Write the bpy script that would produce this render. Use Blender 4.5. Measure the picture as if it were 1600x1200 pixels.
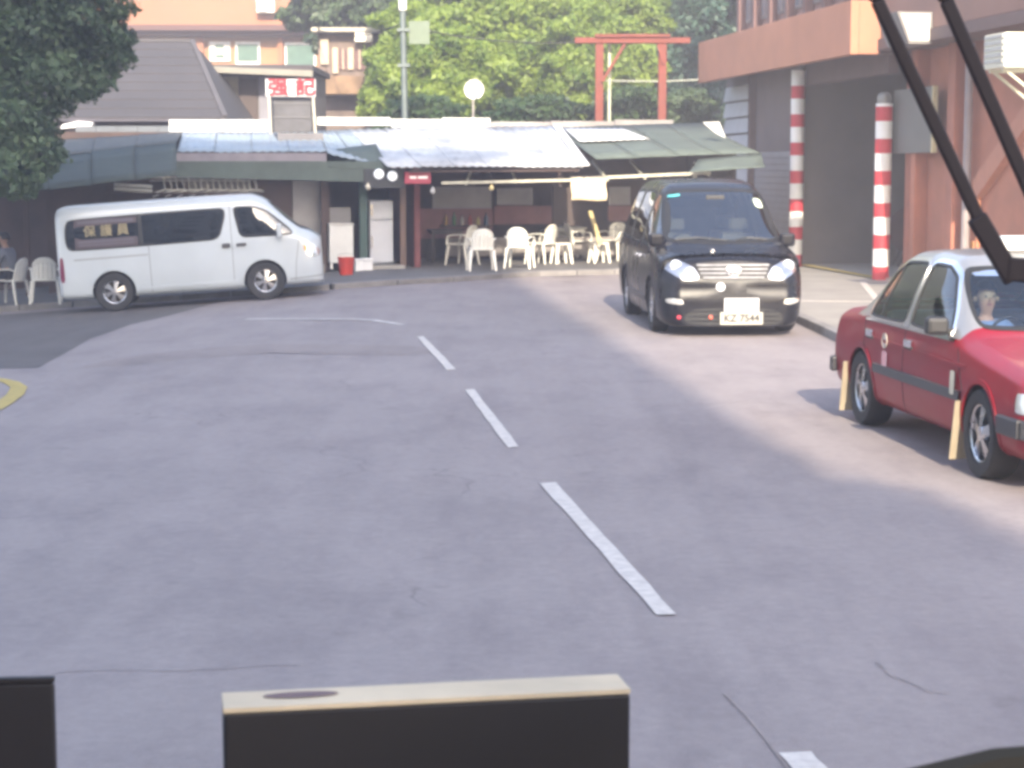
import bpy, bmesh, math, random
import numpy as np
from mathutils import Vector, Matrix
from mathutils.bvhtree import BVHTree

random.seed(7)
rng = np.random.default_rng(7)
R = math.radians
SC = bpy.context.scene
COL = SC.collection
for _o in list(bpy.data.objects):
    bpy.data.objects.remove(_o)

# ------------------------------------------------------------------ camera
FPX = 2950.0                      # focal length in pixels of the 1600 px wide photograph
CAM = Vector((0.0, 0.0, 2.13))
PITCH = math.atan(335.0 / FPX)
cd = bpy.data.cameras.new('camera')
cam = bpy.data.objects.new('camera', cd)
COL.objects.link(cam)
cam.location = CAM
cam.rotation_euler = (math.pi / 2 - PITCH, 0, 0)
cd.sensor_width = 36.0
cd.lens = 36.0 * FPX / 1600.0
cd.clip_start = 0.05
cd.clip_end = 2000
cd.dof.use_dof = True
cd.dof.focus_distance = 20.0
cd.dof.aperture_fstop = 40.0
SC.camera = cam

# ------------------------------------------------------------------ light
SUN_AZ, SUN_EL = 5.0, 28.0        # sun behind the bus, a little to the right
w = bpy.data.worlds.new('World')
SC.world = w
w.use_nodes = True
wn = w.node_tree
sky = wn.nodes.new('ShaderNodeTexSky')
sky.sky_type = 'NISHITA'
sky.sun_disc = False
sky.sun_elevation = R(SUN_EL)
sky.sun_rotation = R(180.0 - SUN_AZ)
sky.air_density = 1.0
sky.dust_density = 2.5
sky.ozone_density = 1.0
bg = wn.nodes['Background']
bg.inputs['Strength'].default_value = 0.15
wn.links.new(sky.outputs[0], bg.inputs['Color'])
sd = bpy.data.lights.new('sun', 'SUN')
sd.energy = 3.1
sd.angle = R(0.55)
sd.color = (1.0, 0.87, 0.68)
sun = bpy.data.objects.new('sun', sd)
COL.objects.link(sun)
sdir = Vector((math.sin(R(SUN_AZ)) * math.cos(R(SUN_EL)), -math.cos(R(SUN_AZ)) * math.cos(R(SUN_EL)), math.sin(R(SUN_EL))))
sun.rotation_euler = (-sdir).to_track_quat('-Z', 'Y').to_euler()
sun.location = sdir * 60
SC.view_settings.view_transform = 'Standard'
SC.view_settings.look = 'None'
SC.view_settings.exposure = 2.18
SC.view_settings.gamma = 1.0
SC.view_settings.use_curve_mapping = False
SC.render.engine = 'CYCLES'
SC.cycles.use_denoising = True
SC.cycles.max_bounces = 7
SC.cycles.transparent_max_bounces = 12
SC.cycles.filter_width = 3.4      # a soft phone lens

# ------------------------------------------------------------------ pixel helpers (photograph pixels -> places)
_cp, _sp = math.cos(PITCH), math.sin(PITCH)
def ray(px, py):
    u = (px - 800.0) / FPX
    v = (600.0 - py) / FPX
    return Vector((u, _cp + v * _sp, -_sp + v * _cp))
def P(px, py, Y):
    d = ray(px, py)
    return CAM + d * ((Y - CAM.y) / d.y)
def smooth(a, b, t):
    t = max(0.0, min(1.0, (t - a) / (b - a)))
    return t * t * (3 - 2 * t)
def gz(x, y):
    s = max(0.0, -x - 2.75)
    return -0.07 * min(s, 12.0) * smooth(17, 27, y)
def G(px, py, h=0.0):
    d = ray(px, py)
    p = CAM + d * ((h - CAM.z) / d.z)
    for _ in range(6):
        p = CAM + d * ((gz(p.x, p.y) + h - CAM.z) / d.z)
    return p
class Frame:
    def __init__(s, ox, oy, ang):
        s.o = Vector((ox, oy, 0)); s.a = R(ang)
        s.ex = Vector((math.cos(s.a), math.sin(s.a), 0))
        s.ey = Vector((-math.sin(s.a), math.cos(s.a), 0))
    def pix(s, px, py, d):
        r = ray(px, py)
        o = s.o + s.ey * d
        t = (o - CAM).dot(s.ey) / r.dot(s.ey)
        p = CAM + r * t - s.o
        return p.dot(s.ex), p.z
    def w(s, u, d, z=0.0):
        return s.o + s.ex * u + s.ey * d + Vector((0, 0, z))
    def loc(s, p):
        q = Vector((p[0], p[1], 0)) - s.o
        return q.dot(s.ex), q.dot(s.ey)

# ------------------------------------------------------------------ materials
MATS = {}
def M(name, col, rough=0.6, metal=0.0, var=0.12, scale=3.0, bump=0.0, bscale=60.0, coat=0.0, emit=None, spec=0.5, col2=None, detail=5.0):
    if name in MATS:
        return MATS[name]
    m = bpy.data.materials.new(name)
    m.use_nodes = True
    nt = m.node_tree
    b = nt.nodes['Principled BSDF']
    b.inputs['Roughness'].default_value = rough
    b.inputs['Metallic'].default_value = metal
    b.inputs['Coat Weight'].default_value = coat
    b.inputs['Coat Roughness'].default_value = 0.06
    b.inputs['Specular IOR Level'].default_value = spec
    c = (col[0], col[1], col[2], 1)
    tc = nt.nodes.new('ShaderNodeTexCoord')
    if var > 0:
        n = nt.nodes.new('ShaderNodeTexNoise')
        n.inputs['Scale'].default_value = scale
        n.inputs['Detail'].default_value = detail
        n.inputs['Roughness'].default_value = 0.62
        nt.links.new(tc.outputs['Object'], n.inputs['Vector'])
        r = nt.nodes.new('ShaderNodeValToRGB')
        r.color_ramp.elements[0].position = 0.3
        r.color_ramp.elements[1].position = 0.72
        lo = col2 if col2 else tuple(x * (1 - var) for x in col)
        hi = col if col2 else tuple(min(1, x * (1 + var)) for x in col)
        r.color_ramp.elements[0].color = (*lo, 1)
        r.color_ramp.elements[1].color = (*hi, 1)
        nt.links.new(n.outputs[0], r.inputs[0])
        nt.links.new(r.outputs[0], b.inputs['Base Color'])
        mr = nt.nodes.new('ShaderNodeMapRange')
        mr.inputs['To Min'].default_value = max(0.02, rough * 0.8)
        mr.inputs['To Max'].default_value = min(1, rough * 1.2)
        nt.links.new(n.outputs[0], mr.inputs['Value'])
        nt.links.new(mr.outputs[0], b.inputs['Roughness'])
    else:
        b.inputs['Base Color'].default_value = c
    if bump > 0:
        n2 = nt.nodes.new('ShaderNodeTexNoise')
        n2.inputs['Scale'].default_value = bscale
        n2.inputs['Detail'].default_value = 4
        nt.links.new(tc.outputs['Object'], n2.inputs['Vector'])
        bp = nt.nodes.new('ShaderNodeBump')
        bp.inputs['Strength'].default_value = bump
        bp.inputs['Distance'].default_value = 0.02
        nt.links.new(n2.outputs[0], bp.inputs['Height'])
        nt.links.new(bp.outputs[0], b.inputs['Normal'])
    if emit:
        b.inputs['Emission Color'].default_value = (*emit[:3], 1)
        b.inputs['Emission Strength'].default_value = emit[3]
    MATS[name] = m
    return m

def glass(name, tint=(0.5, 0.55, 0.55), refl=0.08):
    m = bpy.data.materials.new(name)
    m.use_nodes = True
    nt = m.node_tree
    nt.nodes.clear()
    out = nt.nodes.new('ShaderNodeOutputMaterial')
    tr = nt.nodes.new('ShaderNodeBsdfTransparent')
    tr.inputs[0].default_value = (*tint, 1)
    gl = nt.nodes.new('ShaderNodeBsdfGlossy')
    gl.inputs['Roughness'].default_value = 0.03
    gl.inputs['Color'].default_value = (0.95, 0.97, 1, 1)
    lw = nt.nodes.new('ShaderNodeFresnel')
    lw.inputs['IOR'].default_value = 1.5
    ad = nt.nodes.new('ShaderNodeMath')
    ad.operation = 'ADD'
    ad.use_clamp = True
    ad.inputs[1].default_value = refl
    nt.links.new(lw.outputs[0], ad.inputs[0])
    mx = nt.nodes.new('ShaderNodeMixShader')
    nt.links.new(ad.outputs[0], mx.inputs[0])
    nt.links.new(tr.outputs[0], mx.inputs[1])
    nt.links.new(gl.outputs[0], mx.inputs[2])
    nt.links.new(mx.outputs[0], out.inputs[0])
    MATS[name] = m
    return m

def leafmat(name, c1, c2, trans=0.35):
    m = bpy.data.materials.new(name)
    m.use_nodes = True
    nt = m.node_tree
    b = nt.nodes['Principled BSDF']
    out = nt.nodes['Material Output']
    tc = nt.nodes.new('ShaderNodeTexCoord')
    n = nt.nodes.new('ShaderNodeTexNoise')
    n.inputs['Scale'].default_value = 1.3
    n.inputs['Detail'].default_value = 6
    n.inputs['Roughness'].default_value = 0.7
    nt.links.new(tc.outputs['Object'], n.inputs['Vector'])
    r = nt.nodes.new('ShaderNodeValToRGB')
    r.color_ramp.elements[0].position = 0.35
    r.color_ramp.elements[1].position = 0.65
    r.color_ramp.elements[0].color = (*c1, 1)
    r.color_ramp.elements[1].color = (*c2, 1)
    nt.links.new(n.outputs[0], r.inputs[0])
    nt.links.new(r.outputs[0], b.inputs['Base Color'])
    b.inputs['Roughness'].default_value = 0.5
    t = nt.nodes.new('ShaderNodeBsdfTranslucent')
    nt.links.new(r.outputs[0], t.inputs[0])
    mx = nt.nodes.new('ShaderNodeMixShader')
    mx.inputs[0].default_value = trans
    nt.links.new(b.outputs[0], mx.inputs[1])
    nt.links.new(t.outputs[0], mx.inputs[2])
    nt.links.new(mx.outputs[0], out.inputs[0])
    MATS[name] = m
    return m

def asphalt(name, base, patch, crack=True):
    m = bpy.data.materials.new(name)
    m.use_nodes = True
    nt = m.node_tree
    N = nt.nodes.new
    L = nt.links.new
    b = nt.nodes['Principled BSDF']
    tc = N('ShaderNodeTexCoord')
    def noise(scale, det=5, rough=0.6, sx=1, sy=1):
        mp = N('ShaderNodeMapping')
        mp.inputs['Scale'].default_value = (sx, sy, 1)
        L(tc.outputs['Object'], mp.inputs[0])
        n = N('ShaderNodeTexNoise')
        n.inputs['Scale'].default_value = scale
        n.inputs['Detail'].default_value = det
        n.inputs['Roughness'].default_value = rough
        L(mp.outputs[0], n.inputs['Vector'])
        return n.outputs[0]
    def ramp(src, p0, c0, p1, c1):
        r = N('ShaderNodeValToRGB')
        r.color_ramp.elements[0].position = p0
        r.color_ramp.elements[1].position = p1
        r.color_ramp.elements[0].color = (*c0, 1)
        r.color_ramp.elements[1].color = (*c1, 1)
        L(src, r.inputs[0])
        return r.outputs[0]
    def mix(kind, f, a, c):
        x = N('ShaderNodeMix')
        x.data_type = 'RGBA'
        x.blend_type = kind
        x.inputs[0].default_value = f
        L(a, x.inputs[6]); L(c, x.inputs[7])
        return x.outputs[2]
    col = ramp(noise(0.35, 6, 0.65), 0.32, patch, 0.68, base)
    col = mix('MULTIPLY', 0.8, col, ramp(noise(150, 3, 0.8), 0.25, (0.62, 0.62, 0.64), 0.75, (1.25, 1.25, 1.25)))
    col = mix('MULTIPLY', 0.7, col, ramp(noise(1.1, 7, 0.75, 1.0, 0.45), 0.36, (0.74, 0.73, 0.76), 0.55, (1, 1, 1)))
    col = mix('MULTIPLY', 0.8, col, ramp(noise(12, 6, 0.8), 0.3, (0.8, 0.8, 0.8), 0.7, (1.1, 1.1, 1.1)))
    col = mix('MULTIPLY', 0.35, col, ramp(noise(1.0, 5, 0.6, 2.2, 0.10), 0.38, (0.82, 0.81, 0.81), 0.56, (1, 1, 1)))
    col = mix('MULTIPLY', 0.4, col, ramp(noise(3.3, 3, 0.5), 0.27, (0.7, 0.7, 0.7), 0.36, (1, 1, 1)))
    if crack:
        v = N('ShaderNodeTexVoronoi')
        v.feature = 'DISTANCE_TO_EDGE'
        v.inputs['Scale'].default_value = 0.22
        ns = N('ShaderNodeTexNoise')
        ns.inputs['Scale'].default_value = 1.4
        ns.inputs['Detail'].default_value = 8
        L(tc.outputs['Object'], ns.inputs['Vector'])
        va = N('ShaderNodeVectorMath')
        va.operation = 'ADD'
        L(tc.outputs['Object'], va.inputs[0])
        L(ns.outputs['Color'], va.inputs[1])
        L(va.outputs[0], v.inputs['Vector'])
        cr = ramp(v.outputs['Distance'], 0.0, (0.7, 0.7, 0.7), 0.004, (1, 1, 1))
        msk = ramp(noise(0.5, 2), 0.48, (0, 0, 0), 0.6, (1, 1, 1))
        x = N('ShaderNodeMix')
        x.data_type = 'RGBA'
        x.blend_type = 'MULTIPLY'
        L(msk, x.inputs[0]); L(col, x.inputs[6]); L(cr, x.inputs[7])
        col = x.outputs[2]
    L(col, b.inputs['Base Color'])
    b.inputs['Roughness'].default_value = 0.72
    b.inputs['Specular IOR Level'].default_value = 0.35
    bp = N('ShaderNodeBump')
    bp.inputs['Strength'].default_value = 0.45
    bp.inputs['Distance'].default_value = 0.006
    L(noise(220, 3, 0.7), bp.inputs['Height'])
    L(bp.outputs[0], b.inputs['Normal'])
    MATS[name] = m
    return m

ASPH = asphalt('asphalt', (0.322, 0.279, 0.268), (0.290, 0.251, 0.242))
ASPH2 = asphalt('new_asphalt', (0.14, 0.125, 0.12), (0.118, 0.106, 0.102), False)
PAINT = M('road_paint', (0.66, 0.61, 0.55), 0.6, var=0.28, scale=14, col2=(0.42, 0.38, 0.35))
YPAINT = M('yellow_paint', (0.42, 0.32, 0.09), 0.6, var=0.25, scale=12)
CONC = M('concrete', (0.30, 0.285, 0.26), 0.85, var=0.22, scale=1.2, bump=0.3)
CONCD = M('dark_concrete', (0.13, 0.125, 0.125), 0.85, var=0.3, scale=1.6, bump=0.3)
WHITE_P = M('white_plastic', (0.80, 0.79, 0.72), 0.38, var=0.06, scale=4)
BLACK_P = M('black_plastic', (0.02, 0.02, 0.022), 0.5, var=0.2)
DARKINT = M('dark_interior', (0.025, 0.024, 0.026), 0.8, var=0.2)
RUBBER = M('tyre_rubber', (0.022, 0.021, 0.022), 0.75, var=0.25, scale=9, bump=0.3)
CHROME = M('chrome', (0.82, 0.82, 0.84), 0.14, 1.0, var=0.08)
ALLOY = M('alloy_wheel', (0.62, 0.62, 0.64), 0.28, 1.0, var=0.12, scale=8)
GLASSC = glass('clear_glass', (0.62, 0.68, 0.68), 0.05)
GLASSD = glass('tinted_glass', (0.16, 0.17, 0.19), 0.07)
LAMP = glass('lamp_lens', (0.85, 0.87, 0.9), 0.10)

# ------------------------------------------------------------------ mesh helpers
class MB:
    def __init__(s):
        s.v = []; s.f = []
    def add(s, vs, fs):
        n = len(s.v)
        s.v.extend([tuple(v) for v in vs])
        s.f.extend([tuple(i + n for i in f) for f in fs])
        return s
    def box(s, c, d, rot=None):
        hx, hy, hz = d[0] / 2, d[1] / 2, d[2] / 2
        vs = [Vector((x, y, z)) for x in (-hx, hx) for y in (-hy, hy) for z in (-hz, hz)]
        if rot is not None:
            vs = [rot @ v for v in vs]
        c = Vector(c)
        return s.add([v + c for v in vs], [(0, 1, 3, 2), (4, 6, 7, 5), (0, 4, 5, 1), (2, 3, 7, 6), (0, 2, 6, 4), (1, 5, 7, 3)])
    def bb(s, x0, x1, y0, y1, z0, z1):
        return s.box(((x0 + x1) / 2, (y0 + y1) / 2, (z0 + z1) / 2), (abs(x1 - x0), abs(y1 - y0), abs(z1 - z0)))
    def bar(s, p, q, wd, ht, up=(0, 0, 1), taper=1.0):
        p, q = Vector(p), Vector(q)
        t = (q - p).normalized()
        u = Vector(up)
        if abs(t.dot(u)) > 0.98:
            u = Vector((0, 1, 0))
        r = t.cross(u).normalized()
        u = r.cross(t)
        vs = []
        for c, k in ((p, 1.0), (q, taper)):
            for a, b_ in ((-1, -1), (1, -1), (1, 1), (-1, 1)):
                vs.append(c + r * a * wd * k / 2 + u * b_ * ht * k / 2)
        return s.add(vs, [(0, 1, 2, 3), (7, 6, 5, 4), (0, 4, 5, 1), (1, 5, 6, 2), (2, 6, 7, 3), (3, 7, 4, 0)])
    def tube(s, pts, r, n=10, r1=None, cap=True):
        pts = [Vector(p) for p in pts]
        k = len(pts)
        vs, fs = [], []
        prev = None
        for i, p in enumerate(pts):
            t = (pts[min(i + 1, k - 1)] - pts[max(i - 1, 0)]).normalized()
            if prev is None:
                a = t.orthogonal().normalized()
            else:
                a = (prev - t * prev.dot(t)).normalized()
            prev = a
            b_ = t.cross(a)
            rr = r if r1 is None else r + (r1 - r) * i / (k - 1)
            for j in range(n):
                an = 2 * math.pi * j / n
                vs.append(p + (a * math.cos(an) + b_ * math.sin(an)) * rr)
        for i in range(k - 1):
            for j in range(n):
                j2 = (j + 1) % n
                fs.append((i * n + j, i * n + j2, (i + 1) * n + j2, (i + 1) * n + j))
        if cap:
            fs.append(tuple(range(n - 1, -1, -1)))
            fs.append(tuple((k - 1) * n + j for j in range(n)))
        return s.add(vs, fs)
    def lathe(s, prof, c=(0, 0, 0), axis='Z', n=24, cap=False):
        c = Vector(c)
        vs, fs = [], []
        k = len(prof)
        for (r, h) in prof:
            for j in range(n):
                a = 2 * math.pi * j / n
                x, y = r * math.cos(a), r * math.sin(a)
                vs.append(c + (Vector((x, y, h)) if axis == 'Z' else Vector((x, h, y)) if axis == 'Y' else Vector((h, x, y))))
        for i in range(k - 1):
            for j in range(n):
                j2 = (j + 1) % n
                fs.append((i * n + j, i * n + j2, (i + 1) * n + j2, (i + 1) * n + j))
        if cap:
            fs.append(tuple(range(n - 1, -1, -1)))
            fs.append(tuple((k - 1) * n + j for j in range(n)))
        return s.add(vs, fs)
    def prism(s, poly, ext):
        ext = Vector(ext)
        n = len(poly)
        vs = [Vector(p) for p in poly] + [Vector(p) + ext for p in poly]
        fs = [tuple(range(n - 1, -1, -1)), tuple(range(n, 2 * n))]
        for i in range(n):
            j = (i + 1) % n
            fs.append((i, j, j + n, i + n))
        return s.add(vs, fs)
    def build(s, name, mat, parent=None, bevel=0.0, sm=False, ang=35, sub=0, solid=0.0):
        me = bpy.data.meshes.new(name)
        me.from_pydata(s.v, [], s.f)
        bm = bmesh.new()
        bm.from_mesh(me)
        bmesh.ops.recalc_face_normals(bm, faces=bm.faces)
        bm.to_mesh(me)
        bm.free()
        me.materials.append(mat)
        o = bpy.data.objects.new(name, me)
        COL.objects.link(o)
        if parent is not None:
            o.parent = parent
        if sm:
            me.shade_smooth()
            me.set_sharp_from_angle(angle=R(ang))
        if solid:
            md = o.modifiers.new('solid', 'SOLIDIFY')
            md.thickness = solid
            md.offset = 0
        if bevel:
            md = o.modifiers.new('bevel', 'BEVEL')
            md.width = bevel
            md.segments = 2
            md.limit_method = 'ANGLE'
        if sub:
            md = o.modifiers.new('sub', 'SUBSURF')
            md.levels = md.render_levels = sub
        return o

def tag(o, label=None, cat=None, group=None, kind=None):
    if label: o['label'] = label
    if cat: o['category'] = cat
    if group: o['group'] = group
    if kind: o['kind'] = kind
    return o
def thing(name, label, cat, loc=(0, 0, 0), rz=0.0, group=None):
    o = bpy.data.objects.new(name, None)
    COL.objects.link(o)
    o.empty_display_size = 0.3
    o.location = loc
    o.rotation_euler = (0, 0, rz)
    return tag(o, label, cat, group)
def copy_tree(o, parent=None):
    c = o.copy()
    COL.objects.link(c)
    c.parent = parent
    for ch in o.children:
        copy_tree(ch, c)
    return c
def text(name, body, size, mat, parent, mtx, extrude=0.004, bold=0.0, sx=1.0, heavy=0.0):
    cu = bpy.data.curves.new(name, 'FONT')
    cu.body = body
    cu.size = size
    cu.extrude = extrude
    cu.offset = bold
    cu.align_x = 'CENTER'
    cu.align_y = 'CENTER'
    cu.resolution_u = 3
    t = bpy.data.objects.new(name, cu)
    COL.objects.link(t)
    dg = bpy.context.evaluated_depsgraph_get()
    me = bpy.data.meshes.new_from_object(t.evaluated_get(dg))
    bpy.data.objects.remove(t)
    me.transform(mtx @ Matrix.Diagonal((sx, 1, 1, 1)))
    if heavy:                                   # thicker brush strokes: the glyph laid over itself a little displaced
        bm = bmesh.new()
        for k, (a, b_) in enumerate(((0, 0), (1, 0), (-1, 0), (0, 1), (0, -1), (.7, .7), (-.7, .7), (.7, -.7), (-.7, -.7))):
            c = me.copy()
            c.transform(Matrix.Translation(mtx.to_3x3() @ Vector((a * heavy, b_ * heavy, .0006 * k))))
            bm.from_mesh(c)
            bpy.data.meshes.remove(c)
        bm.to_mesh(me)
        bm.free()
    me.materials.clear()
    me.materials.append(mat)
    o = bpy.data.objects.new(name, me)
    COL.objects.link(o)
    o.parent = parent
    return o
def FACE(loc, ux, uz=(0, 0, 1)):
    """matrix that lays text (x right, y up) into the plane with right = ux, up = uz"""
    ux = Vector(ux).normalized(); uz = Vector(uz).normalized()
    n = ux.cross(uz)
    m = Matrix((ux, uz, n)).transposed().to_4x4()
    m.translation = Vector(loc)
    return m
def sheet(name, poly, mat, dz, parent=None, rings=8, step=0.6, kind=None):
    """flat ground sheet that follows gz(), filled from its centre"""
    pts = []
    n = len(poly)
    for i in range(n):
        a, b_ = Vector(poly[i][:2]), Vector(poly[(i + 1) % n][:2])
        k = max(1, int((b_ - a).length / step))
        for j in range(k):
            pts.append(a.lerp(b_, j / k))
    c = sum(pts, Vector((0, 0))) / len(pts)
    m = MB()
    vs = [(c.x, c.y, gz(c.x, c.y) + dz)]
    N_ = len(pts)
    for r_ in range(1, rings + 1):
        for p in pts:
            q = c.lerp(p, r_ / rings)
            vs.append((q.x, q.y, gz(q.x, q.y) + dz))
    fs = [(0, 1 + j, 1 + (j + 1) % N_) for j in range(N_)]
    for r_ in range(rings - 1):
        for j in range(N_):
            j2 = (j + 1) % N_
            fs.append((1 + r_ * N_ + j, 1 + (r_ + 1) * N_ + j, 1 + (r_ + 1) * N_ + j2, 1 + r_ * N_ + j2))
    m.add(vs, fs)
    o = m.build(name, mat, parent)
    for p in o.data.polygons:
        pass
    if kind: o['kind'] = kind
    return o

# ================================================================== SETTING: ground
def build_ground():
    m = MB()
    m.add([(-150, -80, -1.3), (150, -80, -1.3), (150, 170, -1.3), (-150, 170, -1.3)], [(0, 1, 2, 3)])
    tag(m.build('ground', M('earth', (0.09, 0.085, 0.07), 0.9, var=0.3)), kind='structure')
    xs = list(np.arange(-46, 46.1, 1.0))
    ys = list(np.arange(-60, 62.1, 1.0))
    vs = [(x, y, gz(x, y)) for y in ys for x in xs]
    nx = len(xs)
    fs = [(j * nx + i, j * nx + i + 1, (j + 1) * nx + i + 1, (j + 1) * nx + i) for j in range(len(ys) - 1) for i in range(nx - 1)]
    road = MB().add(vs, fs).build('road', ASPH)
    tag(road, kind='structure')
    road.data.shade_smooth()
    # darker resurfaced side road on the left
    pl = [(-16, 20.5), (-6.8, 20.8)] + [tuple(G(x, y)[:2]) for x, y in ((60, 575), (140, 530), (205, 507), (262, 494))] + [(-5.0, 33.6), (-16, 33.6)]
    sheet('side_road', pl, ASPH2, 0.004, kind='structure')
    # worn darker repair strips
    for k, pp in enumerate(([(300, 545), (420, 538), (640, 540), (700, 548), (640, 556), (420, 552), (250, 565), (110, 578), (180, 560)],)):
        sheet('worn_patch', [tuple(G(*p)[:2]) for p in pp], asphalt('worn_asphalt', (0.295, 0.25, 0.235), (0.27, 0.228, 0.215), False), 0.003 + 0.001 * k, road, rings=4)
    # lane dashes
    for a, b_, c, d in (((652, 527), (662, 526), (713, 578), (698, 579)), ((727, 610), (741, 609), (811, 699), (793, 701)),
                        ((844, 757), (868, 755), (1056, 962), (1026, 963)), ((1219, 1179), (1268, 1177), (1420, 1345), (1365, 1350))):
        q = [G(*p) for p in (a, b_, c, d)]
        # ragged hand-laid edge
        left = [q[0].lerp(q[3], t / 12) for t in range(13)]
        right = [q[1].lerp(q[2], t / 12) for t in range(13)]
        vs, fs = [], []
        for i in range(13):
            for p in (left[i], right[i]):
                vs.append((p.x + random.uniform(-.006, .006), p.y, gz(p.x, p.y) + 0.008))
        for i in range(12):
            fs.append((2 * i, 2 * i + 1, 2 * i + 3, 2 * i + 2))
        MB().add(vs, fs).build('lane_dash', PAINT, road)
    # thin curved line at the mouth of the side road
    def line(pts, wd, mat, name):
        ps = [G(*p) for p in pts]
        vs, fs = [], []
        for i, p in enumerate(ps):
            t = (ps[min(i + 1, len(ps) - 1)] - ps[max(i - 1, 0)]); t.z = 0; t.normalize()
            nrm = Vector((-t.y, t.x, 0)) * wd / 2
            for s_ in (1, -1):
                q = p + nrm * s_
                vs.append((q.x, q.y, gz(q.x, q.y) + 0.008))
        for i in range(len(ps) - 1):
            fs.append((2 * i, 2 * i + 1, 2 * i + 3, 2 * i + 2))
        return MB().add(vs, fs).build(name, mat, road)
    line([(385, 499), (440, 499), (500, 499), (550, 499), (585, 501), (610, 505), (627, 508)], 0.13, M('faded_paint', (0.72, 0.68, 0.64), 0.7, var=0.3, scale=6, col2=(0.40, 0.37, 0.35)), 'edge_line')
    line([(-30, 589), (0, 594), (18, 598), (30, 606), (24, 617), (6, 631), (-12, 641)], 0.16, YPAINT, 'yellow_line')
    for a, b_ in (((865, 433), (918, 431)), ((880, 441), (905, 441))):
        line([a, b_], 0.12, ASPH2, 'drain_slot')
    seam_m = M('seam_tar', (.265, .226, .212), .8, var=.25, scale=8)
    for pts in ([(86, 1052), (180, 1047), (290, 1049), (400, 1041), (486, 1040)], [(1130, 1085), (1165, 1120), (1200, 1162), (1232, 1205), (1260, 1240)], [(1368, 1034), (1392, 1058), (1420, 1066), (1450, 1082), (1492, 1084)]):
        fine = []
        for a, b_ in zip(pts[:-1], pts[1:]):
            for q in range(5):
                fine.append((a[0] + (b_[0] - a[0]) * q / 5, a[1] + (b_[1] - a[1]) * q / 5 + random.uniform(-1.2, 1.2)))
        line(fine, .008 if pts[0][1] > 650 else .05, seam_m, 'tar_seam')
    return road
ROAD = build_ground()

# ------------------------------------------------------------------ pavement in front of the shack
def build_pavement():
    edge = [(-16, 34.9), (-9, 34.6), (-6, 34.3), (-3.3, 34.3), (-2.2, 35.1), (-1.2, 36.1), (-0.3, 37.2), (0.5, 38.1), (3.6, 39.4)]
    back = [(3.8, 52), (-16, 52)]
    base = MB()
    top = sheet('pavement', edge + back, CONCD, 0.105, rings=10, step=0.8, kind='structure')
    # kerb stones, each a block
    for i in range(len(edge) - 1):
        a, b_ = Vector(edge[i]), Vector(edge[i + 1])
        L_ = (b_ - a).length
        k = max(1, round(L_ / 0.95))
        for j in range(k):
            p, q = a.lerp(b_, (j + 0.012) / k), a.lerp(b_, (j + 0.988) / k)
            n = Vector((b_.y - a.y, -(b_.x - a.x))).normalized() * 0.13
            vs = []
            dz = random.uniform(-.006, .006)
            for s_, h in ((0, -.1), (0, .112 + dz), (1, .108 + dz), (1, -.1)):
                for e in (p, q):
                    x, y = e.x + n.x * s_, e.y + n.y * s_
                    vs.append((x, y, gz(x, y) + h))
            MB().add(vs, [(0, 1, 3, 2), (2, 3, 5, 4), (4, 5, 7, 6), (0, 2, 4, 6), (1, 7, 5, 3)]).build('kerb_stone', M('kerb_concrete', (0.2, 0.19, 0.185), 0.85, var=0.3, scale=2.5), top, bevel=0.012)
    return top
PAVE = build_pavement()

# ================================================================== VEHICLES
def inpoly(x, y, poly):
    c = False
    n = len(poly)
    for i in range(n):
        x0, y0 = poly[i]; x1, y1 = poly[(i + 1) % n]
        if (y0 > y) != (y1 > y) and x < (x1 - x0) * (y - y0) / (y1 - y0 + 1e-12) + x0:
            c = not c
    return c
def rounded(poly, it=3, f=0.16):
    p = [Vector(q) for q in poly]
    for k in range(it):
        o = []
        n = len(p)
        for i in range(n):
            a, b_ = p[i], p[(i + 1) % n]
            ff = f if k == 0 else 0.25
            o += [a.lerp(b_, ff), b_.lerp(a, ff)]
        p = o
    return p
def resample(p, n):
    p = p + [p[0]]
    d = [0]
    for i in range(len(p) - 1):
        d.append(d[-1] + (p[i + 1] - p[i]).length)
    out = []
    k = 0
    for j in range(n):
        t = d[-1] * j / n
        while d[k + 1] < t:
            k += 1
        s_ = (t - d[k]) / max(1e-9, d[k + 1] - d[k])
        out.append(p[k].lerp(p[k + 1], s_))
    return out

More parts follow.
